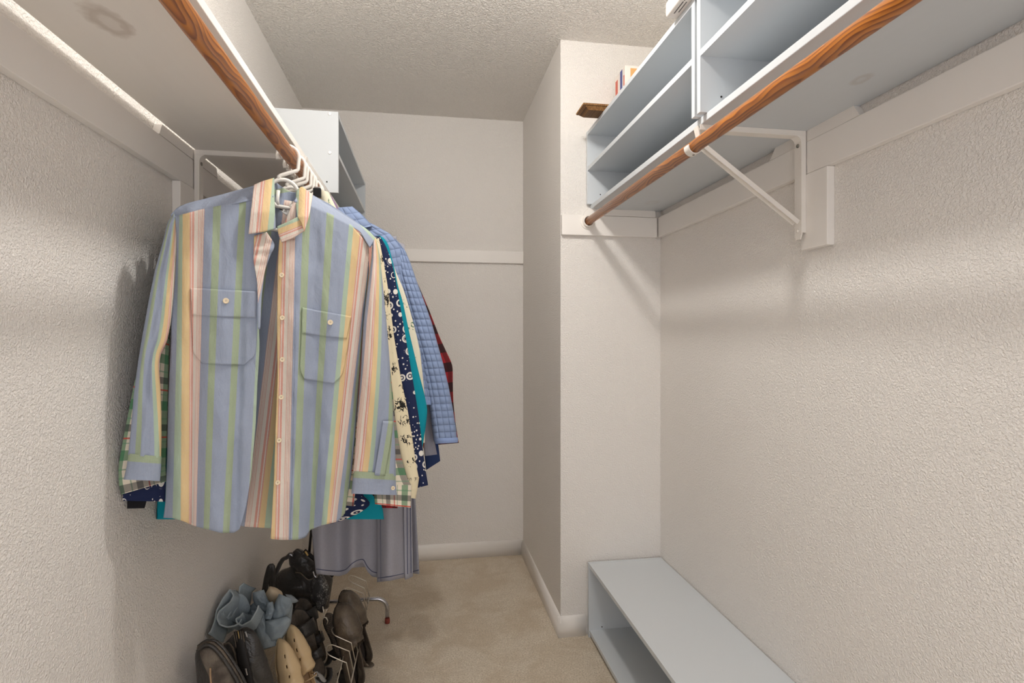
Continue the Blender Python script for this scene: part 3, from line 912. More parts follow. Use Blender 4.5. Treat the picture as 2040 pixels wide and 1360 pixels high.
t = NT('red_plaid_wool', 0.9, 0.15)
uv = t.coord('UV'); u, v, _ = t.sep(uv)
c = t.mix(t.math('MULTIPLY', two_lines(t, v, .075, [(.15, .62)]), .9), lin(150, 40, 46), lin(40, 32, 34))
c = t.mix(t.math('MULTIPLY', two_lines(t, u, .06, [(.2, .6)]), .6), c, lin(40, 30, 32))
t.color(c); fabric(t, t.coord())
M['red_plaid_wool'] = t.m

GRP = 'garments hanging on the left rod'
def garment(name, label, cat, hang):
    return thing(name, label, cat, (RLX, hang.y, 1.50), GRP)

BL = [(358, 432), (357, 520), (354, 620), (350, 720), (346, 820), (341, 920), (337, 985)]    # left side of the bodies, hidden by the striped shirt
BR = [(740, 470), (736, 540), (730, 620), (724, 700), (720, 780), (716, 860), (712, 930), (706, 990)]
def body(g, hang, L, R, mat, depth=(.010, .012, .013, .013), u=(0, .46), seed=1, wr=.003, off=0.0, n=72, m=60):
    return cloth_tube(hang, L, R, list(depth), off, n, m, u=u, seed=seed, wr=wr).build('body', mat, g, True)
def sleeve(g, hang, L, R, mat, depth=(.008, .015, .016, .015), u=(0, .13), seed=1, off=0.0, wr=.003, n=36, m=60, name='sleeve', **kw):
    return cloth_tube(hang, L, R, list(depth), off, n, m, u=u, seed=seed, wr=wr, close_top=True, **kw).build(name, mat, g, True)
def collar(g, hang, pts_l, pts_r, mat, off=0.012):
    return cloth_tube(hang, pts_l, pts_r, .018, off, 24, 10, u=(0, .12), wr=0.001).build('collar', mat, g, True)

# 2 - plaid shirt
H2 = Hang(1.450)
g = garment('plaid_shirt', 'green, cream and black plaid shirt, second on the rod, cuffs showing below the striped shirt', 'shirt', H2)
body(g, H2, BL[:-1] + [(334, 975)], [(742, 470)] + BR[1:-1] + [(705, 1008)], 'plaid_cotton', seed=31)
sleeve(g, H2, [(352, 432), (330, 470), (300, 600), (276, 720), (262, 790), (248, 860), (238, 915), (234, 940)], [(348, 470), (343, 560), (338, 660), (335, 760), (333, 850), (330, 930)], 'plaid_cotton', depth=(.004, .004, .004, .004), off=[.0, .035, .058, .058], seed=32, wr=.0005)
sleeve(g, H2, [(234, 938), (236, 962), (241, 985)], [(330, 926), (331, 945), (333, 958)], 'plaid_cotton', depth=(.004, .004), off=.058, name='cuff', wr=.001)
sleeve(g, H2, [(742, 486), (736, 560), (730, 660), (726, 760), (730, 860), (738, 930), (746, 968)], [(750, 486), (765, 600), (776, 720), (786, 820), (798, 905), (811, 952), (819, 966)], 'plaid_cotton', seed=33, u=(0, .06))
sleeve(g, H2, [(744, 964), (745, 985), (747, 1004)], [(820, 966), (819, 990), (818, 1011)], 'plaid_cotton', depth=(.018, .018), name='cuff', wr=.001, u=(0, .15))
# 3 - cream blouse with a black woodland print
H3 = Hang(1.485)
g = garment('printed_blouse', 'cream blouse with a black tree and bird print, between the plaid and the navy shirt', 'blouse', H3)
body(g, H3, BL, BR, 'tree_print', seed=41)
sleeve(g, H3, [(356, 440), (350, 520), (346, 640), (342, 760), (340, 860), (340, 950)], [(362, 470), (366, 560), (368, 660), (370, 760), (372, 850), (374, 930)], 'tree_print', depth=(.003, .003), off=.017, seed=42, wr=.0)
sleeve(g, H3, [(746, 476), (748, 540), (754, 620), (762, 720), (776, 830), (796, 920), (808, 955)], [(755, 474), (764, 520), (774, 580), (785, 670), (799, 755), (812, 815), (821, 870), (829, 925), (834, 950)], 'tree_print', seed=43, u=(0, .040))
sleeve(g, H3, [(806, 952), (806, 975), (805, 990)], [(835, 950), (832, 972), (828, 993)], 'tree_print', depth=(.016, .016), name='cuff', wr=.001, u=(0, .1))
# 4 - navy floral shirt
H4 = Hang(1.525)
g = garment('floral_shirt', 'navy shirt printed with white flowers and dots, in front of the teal top', 'shirt', H4)
body(g, H4, BL + [(336, 1030)], BR[:-1] + [(722, 990), (744, 1000), (738, 1008), (712, 1024), (684, 1036), (660, 1043)], 'navy_floral', seed=51)
sleeve(g, H4, [(352, 432), (332, 480), (304, 600), (282, 720), (266, 840), (252, 930), (244, 982)], [(348, 470), (343, 560), (338, 660), (335, 760), (333, 850), (329, 940)], 'navy_floral', depth=(.003, .003), off=[.0, .067, .113, .113], seed=52, wr=.0)
sleeve(g, H4, [(243, 978), (242, 988), (241, 997)], [(330, 938), (330, 970), (329, 999)], 'navy_floral', depth=(.0035, .0035), off=.113, name='cuff', wr=.001)
sleeve(g, H4, [(748, 470), (756, 520), (768, 600), (782, 700), (798, 800), (812, 880), (826, 950), (830, 972)], [(757, 470), (769, 489), (778, 513), (786, 545), (794, 590), (801, 630), (813, 700), (824, 765), (835, 833), (840, 878), (847, 930), (853, 966)], 'navy_floral', seed=53, u=(0, .045))
# 5 - teal top
H5 = Hang(1.565)
g = garment('teal_top', 'plain teal jersey top between the navy floral shirt and the cream blouse', 'top', H5)
body(g, H5, [(358, 432), (354, 620), (346, 820), (318, 960), (284, 1034)], BR[:-1] + [(735, 980), (762, 1004), (765, 1034)], 'teal_jersey', seed=61, depth=(.010, .012, .013, .015), wr=.005)
sleeve(g, H5, [(748, 470), (760, 540), (774, 620), (790, 700), (806, 780), (820, 840), (832, 888)], [(757, 469), (766, 473), (774, 486), (779, 508), (785, 530), (793, 570), (802, 598), (815, 660), (836, 749), (845, 782), (852, 816), (849, 845), (842, 890)], 'teal_jersey', seed=62)
# 6 - black shirt, mostly hidden
H6 = Hang(1.600)
g = garment('black_shirt', 'black shirt almost hidden behind the teal top, its dark hem showing beside the left wall', 'shirt', H6)
body(g, H6, BL, [(740, 480), (730, 620), (718, 800), (712, 930), (722, 1000), (741, 1018)], 'black_cloth', seed=71)
sleeve(g, H6, [(352, 432), (334, 480), (306, 600), (286, 720), (270, 840), (254, 950), (246, 1013)], [(348, 470), (343, 560), (338, 660), (335, 760), (333, 850), (288, 1012)], 'black_cloth', depth=(.003, .003), off=[0, .09, .165, .165], seed=72, wr=.0)
# 7 - cream shirt with small green trees
H7 = Hang(1.667)
g = garment('cream_shirt', 'cream shirt with small green trees, directly in front of the blue quilted jacket', 'shirt', H7)
body(g, H7, BL, BR, 'green_tree_print', seed=81)
sleeve(g, H7, [(760, 480), (768, 540), (780, 620), (796, 700), (812, 780), (826, 830), (836, 880)], [(772, 485), (785, 531), (795, 556), (804, 576), (813, 605), (820, 630), (830, 668), (837, 700), (843, 755), (847, 798), (848, 830), (846, 882)], 'green_tree_print', seed=82, u=(0, .05))
sleeve(g, H7, [(840, 868), (842, 880), (843, 892)], [(846, 840), (847, 868), (844, 893)], 'rust_cloth', depth=(.006, .006), name='trim_band', wr=.0)
collar(g, H7, [(634, 376), (637, 395), (640, 412)], [(654, 382), (664, 402), (672, 418)], 'green_tree_print')
# 8 - purple top
H8 = Hang(1.705)
g = garment('purple_top', 'dusty purple knitted top, only its neckline showing under the hangers', 'top', H8)
body(g, H8, [(500, 432), (490, 620), (490, 800), (495, 940)], [(740, 480), (735, 620), (722, 800), (716, 930)], 'purple_knit', seed=91)
collar(g, H8, [(646, 394), (650, 410), (655, 425)], [(660, 390), (669, 404), (676, 420)], 'purple_knit')
# 9 - blue quilted jacket
H9 = Hang(1.80, 0.2)
g = garment('quilted_jacket', 'light blue quilted jacket with piped cuffs, its sleeve standing out furthest from the rod', 'jacket', H9)
cloth_tube(H9, [(560, 440), (556, 560), (552, 700), (552, 800)], [(700, 428), (745, 447), (778, 466), (798, 492), (808, 540), (824, 596), (842, 645), (856, 690), (861, 750), (870, 799)],
           [.006, .022, .026, .028], 0.0, 200, 190, u=(0, .49), wr=.003, seed=95, puff=(.0032, .0245)).build('body', 'quilted_blue', g, True)
cloth_tube(H9, [(560, 798), (560, 803), (560, 807)], [(871, 797), (871, 802), (871, 806)], [.030, .031, .029], 0.0, 60, 6, u=(0, .4), wr=0).build('hem_binding', 'blue_binding', g, True)
cloth_tube(H9, [(786, 474), (792, 540), (806, 600), (822, 660), (838, 720), (852, 790), (864, 878)], [(796, 484), (808, 500), (818, 524), (831, 562), (846, 602), (860, 642), (872, 685), (884, 728), (894, 770), (902, 812), (908, 850), (911, 876)],
           [.012, .032, .036, .036, .034], -.012, 150, 190, u=(0, .098), wr=.003, seed=96, puff=(.0035, .0245), close_top=True).build('sleeve', 'quilted_blue', g, True)
cloth_tube(H9, [(863, 873), (865, 879), (867, 884)], [(912, 871), (913, 876), (912, 881)], [.036, .038, .036], -.012, 40, 6, u=(0, .1), wr=0).build('cuff_binding', 'blue_binding', g, True)
cloth_tube(H9, [(660, 414), (664, 440), (672, 466)], [(702, 411), (722, 428), (742, 450)], [.018, .024, .022], .012, 90, 30, u=(0, .1), wr=.001, puff=(.0015, .0245)).build('collar', 'quilted_blue', g, True)
# 10 - lavender fleece, 11 - navy top, 12 - red plaid jacket
H10 = Hang(1.875, 0.2)
g = garment('fleece_pullover', 'lavender grey fleece pullover, its sleeve end showing beneath the blue quilted jacket', 'pullover', H10)
body(g, H10, [(600, 440), (600, 620), (600, 800), (600, 930)], [(778, 480), (784, 600), (788, 760), (790, 920)], 'lavender_fleece', seed=101)
sleeve(g, H10, [(770, 486), (784, 560), (808, 680), (830, 800), (840, 860), (846, 908)], [(786, 486), (806, 540), (832, 640), (852, 750), (862, 840), (866, 880), (871, 905)], 'lavender_fleece', depth=(.010, .016, .018, .018), seed=102)
H11 = Hang(1.925, 0.2)
g = garment('navy_top', 'plain dark navy top, a corner of its sleeve showing under the lavender fleece sleeve', 'top', H11)
body(g, H11, [(610, 440), (610, 620), (610, 800), (610, 930)], [(778, 480), (784, 600), (788, 760), (790, 920)], 'dark_navy_cloth', seed=111)
sleeve(g, H11, [(770, 486), (790, 580), (812, 700), (832, 820), (844, 890), (849, 936)], [(786, 486), (812, 560), (838, 660), (858, 770), (870, 860), (875, 900), (877, 918)], 'dark_navy_cloth', depth=(.010, .015, .016, .016), seed=112)
H12 = Hang(1.99, 0.2)
g = garment('plaid_jacket', 'dark red and black plaid jacket behind the blue quilted jacket', 'jacket', H12)
body(g, H12, [(620, 440), (620, 620), (622, 800), (624, 930), (626, 1010)], [(780, 480), (790, 600), (796, 760), (796, 900), (792, 1012)], 'red_plaid_wool', seed=121, depth=(.010, .020, .022, .022))
sleeve(g, H12, [(776, 486), (796, 560), (822, 660), (846, 760), (862, 840), (868, 886)], [(796, 488), (826, 550), (856, 620), (876, 672), (892, 706), (902, 727), (902, 760), (903, 800), (908, 848), (914, 882)], 'red_plaid_wool', depth=(.014, .024, .026, .026), off=-.01, seed=122, u=(0, .16))
# 13 - long grey fleece robe
H13 = Hang(2.10, 0.12)
g = garment('fleece_robe', 'long grey fleece robe hanging lowest, with blue seam stitching near its hem', 'robe', H13)
def robe_off(a, b):
    t = np.clip((b - 950) / 200, -2.5, 1.05)
    w = np.clip((t + 2.5) / 3.5, 0.1, 1)
    o = .028 * w * np.sin((a - 628) / 68.0 * 2 * np.pi + .4) + .020 * w * gauss(a, 720, 14) * -1.6 + .02 * w * gauss(a, 775, 30)
    return o + .004 * smooth_noise(a / 22, b / 120, 131)
def rpatch(name, top, bot, left, right, n=90, m=80, lift=0.0, mat='grey_fleece', solid=.004):
    G = coons_px(top, bot, left, right, n, m)
    P = clamp_wall(H13.pt(G[..., 0], G[..., 1], robe_off(G[..., 0], G[..., 1]) + lift))
    return MB().grid(P, np.stack([G[..., 0] * .002, G[..., 1] * .002], -1)).build(name, mat, g, True, solid)
rob_bot = [(630, 1142), (652, 1145), (676, 1147), (690, 1143), (700, 1132), (712, 1124), (724, 1122), (732, 1138), (742, 1148), (756, 1150)]
rpatch('front', [(626, 470), (680, 455), (756, 470)], rob_bot, [(626, 470), (620, 800), (616, 1000), (630, 1142)], [(756, 470), (758, 800), (758, 1000), (756, 1150)])
rpatch('front', [(752, 470), (770, 474), (790, 480)], [(752, 1159), (778, 1156), (806, 1150)], [(752, 470), (753, 800), (752, 1000), (752, 1159)], [(790, 480), (800, 800), (804, 1000), (806, 1150)], 50, 60, lift=.016)
rpatch('facing', [(790, 482), (800, 484), (806, 488)], [(807, 1154), (814, 1152), (822, 1148)], [(790, 482), (800, 800), (804, 1000), (807, 1154)], [(806, 488), (818, 800), (820, 1000), (822, 1148)], 16, 60, lift=.030)
rpatch('back', [(640, 468), (720, 455), (800, 486)], [(636, 1136), (730, 1128), (790, 1136), (835, 1143)], [(640, 468), (630, 800), (626, 1000), (636, 1136)], [(800, 486), (822, 800), (827, 992), (835, 1143)], 60, 60, lift=-.045)
def rline(pts, lift):
    p = poly(pts, 50)
    q = H13.pt(p[:, 0], p[:, 1], robe_off(p[:, 0], p[:, 1]) + lift)
    return MB().tube(q, .0016, 6).build('seam_stitch', 'fleece_stitch', g, True)
rline([(x, y - 9) for x, y in rob_bot], .0026)
rline([(753, 1151), (778, 1148), (804, 1142)], .0186)
rline([(758, 760), (758, 900), (758, 1000), (759, 1157)], .0186)
rline([(808, 800), (811, 1000), (812, 1143)], .0326); rline([(816, 800), (817.5, 1000), (819, 1141)], .0326)
rline([(822, 1138), (830, 1136), (834, 1135)], -.0424)
sleeve(g, H13, [(640, 470), (648, 560), (655, 700), (660, 860)], [(790, 470), (800, 540), (806, 700), (808, 860)], 'grey_fleece', depth=(.01, .02, .02, .02), off=-.07, seed=132)
# a tan skirt edge and a rust garment glimpsed at the hems
H14 = Hang(2.035, 0.16)
g = garment('rust_top', 'rust brown top, its hem just showing below the plaid cuff', 'top', H14)
body(g, H14, [(690, 500), (700, 700), (730, 900), (745, 1008)], [(770, 500), (784, 700), (790, 900), (788, 1012)], 'rust_cloth', seed=141, depth=(.010, .010, .010, .010))

# the hangers, one to a garment
for i, (hh, lb) in enumerate([
        (H1, 'white plastic hanger holding the striped shirt, foremost on the rod'),
        (H2, 'white plastic hanger holding the plaid shirt, right behind the foremost hanger'),
        (H3, 'white plastic hanger of the cream blouse with the black tree print'),
        (H4, 'white plastic hanger of the navy floral shirt'),
        (H5, 'white plastic hanger of the teal top'),
        (H6, 'white plastic hanger of the hidden black shirt'),
        (H7, 'white plastic hanger of the cream shirt with green trees'),
        (H8, 'white plastic hanger of the purple top'),
        (H9, 'white plastic hanger of the blue quilted jacket'),
        (H10, 'white plastic hanger of the lavender fleece top'),
        (H11, 'white plastic hanger of the dark navy top'),
        (H12, 'white plastic hanger of the red plaid jacket'),
        (H14, 'white plastic hanger of the rust top, near the back of the row'),
        (H13, 'white plastic hanger of the long grey robe, last in the row')]):
    hanger(i, hh.y + (.024 if hh is H13 else 0) + .002 * math.sin(i * 2.3), hh.k, lb, tilt=math.radians([4, 2, 3, 1, 4, 2, 3, 0, 2, 3, 1, 2, 2, 1][i]))
# black clip on a hanger bar
cl = thing('hanger_clip', 'small black clip on the hangers beside the striped collar', 'clip', (-.235, 1.555, 1.545))
c0 = H5.pt(632, 384, .012)
MB().box((c0[0] - .010, c0[1] - .006, c0[2] - .012), (c0[0] + .010, c0[1] - .002, c0[2] + .012), .001).box((c0[0] - .010, c0[1] + .002, c0[2] - .012), (c0[0] + .010, c0[1] + .006, c0[2] + .012), .001).build('jaw', 'black_plastic', cl)
MB().box((c0[0] - .008, c0[1] - .004, c0[2] + .010), (c0[0] + .008, c0[1] + .004, c0[2] + .016), .001).build('spring', 'chrome', cl)

# ------------------------------------------------------------------ materials of the shoes and bags
def leather(key, rgb, rough=0.38, wk=0.3, vary=0.25, rgb2=None):
    t = NT(key, rough, 0.45)
    co = t.coord()
    c = lin(*rgb); c2 = lin(*rgb2) if rgb2 else tuple(x * (1 - vary) for x in c[:3]) + (1,)
    t.color(t.mix(t.ramp(t.noise(co, 22, 4), [(.35, (0, 0, 0, 1)), (.65, (1, 1, 1, 1))]), c2, c))
    nb = t.bump(t.noise(co, 20, 5, .6, .8), min(1, wk * 2), .012)
    t.bump(t.voronoi(co, 420, 'F1'), .15, .0006, nb)
    M[key] = t.m
leather('black_leather', (66, 63, 60), .28)
leather('brown_black_leather', (112, 99, 84), .36, rgb2=(70, 61, 52))
leather('beige_leather', (224, 196, 152), .42, wk=.12, vary=.06)
leather('worn_suede', (122, 112, 100), .85, wk=.35, rgb2=(74, 66, 60))
leather('tan_lining', (178, 148, 116), .6, wk=.05, vary=.1)
leather('white_leather', (222, 218, 212), .4, wk=.08, vary=.05)
plain('dark_sole', (36, 33, 31), .6)
plain('shoe_inside', (52, 46, 42), .8)
plain('gold_metal', (206, 172, 110), .3, .5, .9)
plain('rubber_red', (140, 62, 50), .6)
t = NT('snakeskin', 0.42, 0.4)
co = t.coord()
d = t.voronoi(t.mapped(co, (1, 1, .7)), 130, 'DISTANCE_TO_EDGE')
n = t.noise(co, 30, 3)
t.color(t.mix(t.math('MULTIPLY', t.ramp(d, [(.04, (0, 0, 0, 1)), (.22, (1, 1, 1, 1))]), t.ramp(n, [(.42, (0, 0, 0, 1)), (.66, (1, 1, 1, 1))])), lin(58, 56, 55), lin(176, 172, 166)))
t.bump(d, .5, .003)
M['snakeskin'] = t.m
t = NT('woven_leather', 0.5, 0.35)
co = t.coord()
ck = t.n('ShaderNodeTexChecker'); t.put(ck.inputs['Vector'], t.mapped(co, (1, 1, 1), (0, 0, 0), (.4, .5, .6))); ck.inputs['Scale'].default_value = 190
t.color(t.mix(ck.outputs['Fac'], lin(64, 56, 50), lin(104, 92, 80))); t.bump(ck.outputs['Fac'], .5, .002)
M['woven_leather'] = t.m
def denim(key, rgb, rgb2):
    t = NT(key, 0.92, 0.1)
    co = t.coord()
    f = t.noise(co, 9, 4)
    c = t.mix(t.ramp(f, [(.35, (0, 0, 0, 1)), (.65, (1, 1, 1, 1))]), lin(*rgb2), lin(*rgb))
    t.color(t.mix(t.math('MULTIPLY', t.noise(t.mapped(co, (1, 1, .4)), 500, 2), .35), c, lin(196, 202, 204)))
    fabric(t, co, wrinkle=24, wk=.3, weave=700, ws=.2)
    M[key] = t.m
denim('denim', (150, 162, 168), (116, 131, 142))
cloth_plain('denim_inside', (176, 186, 190))
cloth_plain('beige_cloth', (222, 202, 172), wk=.3)
t = NT('ribbed_knit', 0.9, 0.1)
uv = t.coord('UV'); u, v, _ = t.sep(uv)
f = t.math('GREATER_THAN', t.math('SINE', t.math('MULTIPLY', u, 2 * math.pi * 30)), .1)
t.color(t.mix(f, lin(70, 80, 92), lin(196, 204, 208))); t.bump(f, .4, .002)
M['ribbed_knit'] = t.m
t = NT('wicker', 0.6, 0.3)
co = t.coord()
br = t.n('ShaderNodeTexBrick'); t.put(br.inputs['Vector'], t.mapped(co, (1, 1, 1), (0, 0, 0), (math.radians(90), 0, math.radians(90))))
br.inputs['Scale'].default_value = 95; br.inputs['Mortar Size'].default_value = .06
br.inputs['Color1'].default_value = lin(190, 142, 84); br.inputs['Color2'].default_value = lin(150, 104, 58); br.inputs['Mortar'].default_value = lin(70, 46, 28)
t.color(br.outputs['Color']); t.bump(br.outputs['Fac'], -.6, .003)
M['wicker'] = t.m
plain('carton', (236, 228, 220), .6); plain('ink_red', (206, 108, 92), .6); plain('ink_blue', (84, 92, 150), .6); plain('ink_orange', (220, 170, 110), .6)
plain('ink_grey', (112, 106, 104), .7); plain('paper_white', (238, 232, 226), .6)

# ------------------------------------------------------------------ things on top of the cubby units
UT = SR1 + .297 + .0006
bk = thing('woven_basket', 'shallow brown woven basket on the right cubby unit, poking out past its edge', 'basket', (.70, 2.01, UT))
def frustum(mb, c0, c1, h0, h1, z0, z1, th):
    """Open tapering box wall: centre/half sizes at the bottom and the top."""
    V = []
    for (cx, cy), (hx, hy), z, k in ((c0, h0, z0, 0), (c1, h1, z1, 0), (c1, h1, z1, th), (c0, h0, z0, th)):
        V += [(cx - hx + k, cy - hy + k, z), (cx + hx - k, cy - hy + k, z), (cx + hx - k, cy + hy - k, z), (cx - hx + k, cy + hy - k, z)]
    V[12:] = [(a, b, c + th) for a, b, c in V[12:]]
    fs = []
    for r in range(3):
        for k in range(4):
            fs.append((r * 4 + k, r * 4 + (k + 1) % 4, (r + 1) * 4 + (k + 1) % 4, (r + 1) * 4 + k))
    fs.append((12, 13, 14, 15)); fs.append((3, 2, 1, 0))
    return mb.add(V, fs)
frustum(MB(), (.705, 2.012), (.700, 2.012), (.103, .036), (.120, .048), UT, UT + .015, .004).build('wall', 'wicker', bk)
frustum(MB(), (.700, 2.012), (.700, 2.012), (.122, .050), (.123, .051), UT + .013, UT + .019, .007).build('rim', 'wicker', bk)

bx = thing('striped_carton', 'small white carton with red, blue and orange bars, on top of the right cubby', 'box', (.84, 2.12, UT))
X0, X1, BY0, BY1, BH = .777, .93, 2.07, 2.185, UT + .225
MB().box((X0, BY0, UT), (X1, BY1, BH), .001).build('carton_body', 'carton', bx)
for nm, mk, a, b, za, zb in (('printed_bar', 'ink_red', 2.150, 2.176, .06, .205), ('printed_bar', 'ink_blue', 2.098, 2.122, .10, .222), ('printed_bar', 'ink_red', 2.075, 2.085, .06, .19)):
    MB().box((X0 - .0006, a, UT + za), (X0, b, UT + zb)).build(nm, mk, bx)
MB().box((.800, BY0 - .0006, UT + .12), (.826, BY0, UT + .215)).build('printed_bar', 'ink_orange', bx)
MB().box((X0 - .0006, 2.086, UT + .130), (X0, 2.150, UT + .133)).build('printed_line', 'ink_grey', bx)
MB().box((.790, BY0 - .0006, UT + .150), (.85, BY0, UT + .153)).build('printed_line', 'ink_grey', bx)

pk = thing('paper_packet', 'white paper packet with small grey print, overhanging the front edge of the upper right cubby', 'packet', (.73, 1.25, UT))
MB().box((.628, 1.10, UT), (.84, 1.378, UT + .040), .007).build('packet_body', 'paper_white', pk, True)
for k, (a, b, xx) in enumerate(((1.300, 1.352, .640), (1.285, 1.296, .6405), (1.20, 1.270, .640), (1.30, 1.345, .649), (1.18, 1.28, .649))):
    MB().box((xx, a, UT - .0004), (xx + .003, b, UT + .0003)).build('printed_line', 'ink_grey', pk)

# ------------------------------------------------------------------ shoe rack
rk = thing('shoe_rack', 'chrome tube shoe rack with wire loops standing on the carpet below the clothes', 'shoe rack', (-.38, 1.9, 0))
def arc_tube(y):
    pts = [(-.618, y, .012), (-.614, y, .06), (-.602, y, .090), (-.575, y, .104), (-.54, y, .107), (-.40, y, .107), (-.235, y, .107)]
    for a in np.radians(np.linspace(80, 0, 8)):
        pts.append((-.205 + .048 * math.cos(a), y, .060 + .047 * math.sin(a)))
    pts.append((-.1565, y, .012))
    return pts
for y in (2.42, 1.768):
    e = MB().tube(arc_tube(y), .0085, 14).build('end_frame', 'chrome', rk, True)
    for x in (-.618, -.1565):
        MB().lathe([(.0105, 0), (.0112, .010), (.0098, .022)], (x, y, 0), 'z', 14).build('foot_cap', 'rubber_red', e, True)
for x in (-.232, -.47):
    MB().tube([(x, 1.758, .117), (x, 2.44, .117)], .0022, 8).build('rail', 'wire', rk, True)
    MB().tube([(x - .045, 1.758, .117), (x - .045, 2.44, .117)], .0022, 8).build('rail', 'wire', rk, True)
def wire_loop(x, y, half=.033):
    p = [(x, y - half, .117), (x - .014, y - half, .184), (x - .060, y - half * .95, .208)]
    for a in np.radians(np.linspace(-90, 90, 11)):
        p.append((x - .060 - .022 * math.cos(a), y + half * .95 * math.sin(a), .208 + .011 * math.cos(a)))
    p += [(x - .014, y + half, .184), (x, y + half, .117)]
    MB().tube(p, .0018, 8).build('wire_loop', 'wire', rk, True)
for y in (2.39, 2.275, 2.165, 1.975, 1.858): wire_loop(-.232, y)
wire_loop(-.47, 2.02)

# ------------------------------------------------------------------ shoes
def frame(heel, toe, up):
    """Rotation and length of a shoe from its heel and toe (sole level) and the side its upper faces."""
    X = (Vector(toe) - Vector(heel)); L = X.length; X.normalize()
    Z = Vector(up); Z = (Z - X * Z.dot(X)).normalized()
    Y = Z.cross(X)
    return Matrix((X, Y, Z)).transposed(), L
HALFW = ([0, .04, .12, .25, .42, .58, .70, .82, .92, .975, 1.0], [.10, .17, .215, .225, .215, .27, .315, .31, .24, .14, .03])
def shoe(name, label, cat, heel, toe, up, mat, sole_mat='dark_sole', width=.30, vamp=.56, hh=.20, th=.13, vh=.23, heel_h=.03, open_cut=1.15, lining='shoe_inside', group=None, point=0.0, cuts=False, strap=None):
    R, L = frame(heel, toe, up)
    o = Vector(heel)
    g = thing(name, label, cat, tuple(o), group)
    W = width / .315
    tt = np.linspace(0, 1, 30)
    hw = np.interp(tt, *HALFW) * L * W * .5
    hw *= 1 - point * np.clip((tt - .55) / .45, 0, 1) ** 1.2 * .72
    top = np.interp(tt, [0, .05, .2, .45, vamp, .72, .88, .96, 1.0], [hh * .8, hh, hh * .92, hh * .85, vh, vh * .86, th, th * .72, th * .25]) * L
    n = 25
    th_ = np.linspace(0, np.pi, n)
    P = np.zeros((len(tt), n, 3))
    for i in range(len(tt)):
        c = np.cos(th_); s = np.sin(th_)
        P[i, :, 0] = tt[i] * L
        P[i, :, 1] = hw[i] * np.sign(c) * np.abs(c) ** .72
        P[i, :, 2] = top[i] * np.abs(s) ** .72
    P[..., 2] += .004 * np.sin(P[..., 0] / L * 40) * (np.abs(P[..., 0] / L - .6) < .12)
    P[0, :, 0] -= 0
    to_w = lambda Q: [tuple(o + R @ Vector(q)) for q in Q]
    fs = []
    for i in range(len(tt) - 1):
        for j in range(n - 1):
            tm = (tt[i] + tt[i + 1]) / 2
            lim = 0.52 + (0.75 if tm > vamp - .10 else 0) * np.clip((tm - vamp + .10) / .10, 0, 1)
            a = (th_[j] + th_[j + 1]) / 2
            if tm < vamp and lim * 1.05 < a < np.pi - lim * 1.05: continue
            if cuts and .60 < tm < .86 and (j in (6, 18)) and i % 3 == 0: continue
            fs.append((i * n + j, i * n + j + 1, (i + 1) * n + j + 1, (i + 1) * n + j))
    # heel counter closes the back
    mb = MB(); mb.add(to_w(P.reshape(-1, 3)), fs)
    cnt = [(0.0, hw[0] * math.cos(a) * 1.0, 0) for a in th_]
    q = []
    for zf in (0, .5, 1.0):
        for a in np.linspace(0, np.pi, 13):
            q.append((-.035 * L * math.sin(a) * (1 - .15 * zf), hw[0] * math.cos(a), top[0] * zf * (0.62 + .38 * math.sin(a))))
    cf = []
    for i in range(2):
        for j in range(12): cf.append((i * 13 + j, i * 13 + j + 1, (i + 1) * 13 + j + 1, (i + 1) * 13 + j))
    mb.add(to_w(q), cf)
    mb.build('upper', mat, g, True, .0022)
    # sole: outline slab, and a heel block
    out = [(tt[i] * L, hw[i] * 1.03) for i in range(len(tt))]
    ring = [(-.035 * L * math.sin(a), -hw[0] * math.cos(a)) for a in np.linspace(.2, np.pi - .2, 7)][::-1]
    ring = ring[::-1]
    olist = [(x, y) for x, y in out] + [(x, -y) for x, y in out[::-1]] + [(-.03 * L, -hw[0] * .6), (-.037 * L, 0), (-.03 * L, hw[0] * .6)]
    a3 = [Vector(o + R @ Vector((x, y, -.005))) for x, y in olist]
    s = MB().prism(a3, R @ Vector((0, 0, .005))).build('sole', sole_mat, g)
    hx = [(x, y) for x, y in out if x < .22 * L]
    hl = [(x, y * .92) for x, y in hx] + [(x, -y * .92) for x, y in hx[::-1]] + [(-.03 * L, 0)]
    MB().prism([Vector(o + R @ Vector((x, y, -.005 - heel_h))) for x, y in hl], R @ Vector((0, 0, heel_h))).build('heel', sole_mat, g)
    MB().prism([Vector(o + R @ Vector((x * .985 + .002, y * .9, .0005))) for x, y in olist], R @ Vector((0, 0, .0015))).build('insole', lining, g)
    if strap:
        for (tx, z0) in strap:
            w = np.interp(tx, tt, hw)
            pts = [o + R @ Vector((tx * L, w * math.cos(a), np.interp(tx, tt, top) * 1.0 * math.sin(a) ** .6 + z0)) for a in np.linspace(.05, np.pi - .05, 15)]
            MB().tube(pts, .0055, 8, flat=.35).build('strap', mat, g, True)
            c = pts[10]
            MB().tube([c + R @ Vector((dx, dy, .004)) for dx, dy in ((-.007, -.005), (.007, -.005), (.007, .005), (-.007, .005), (-.007, -.005))], .0012, 6).build('buckle', 'chrome', g, True)
    return g

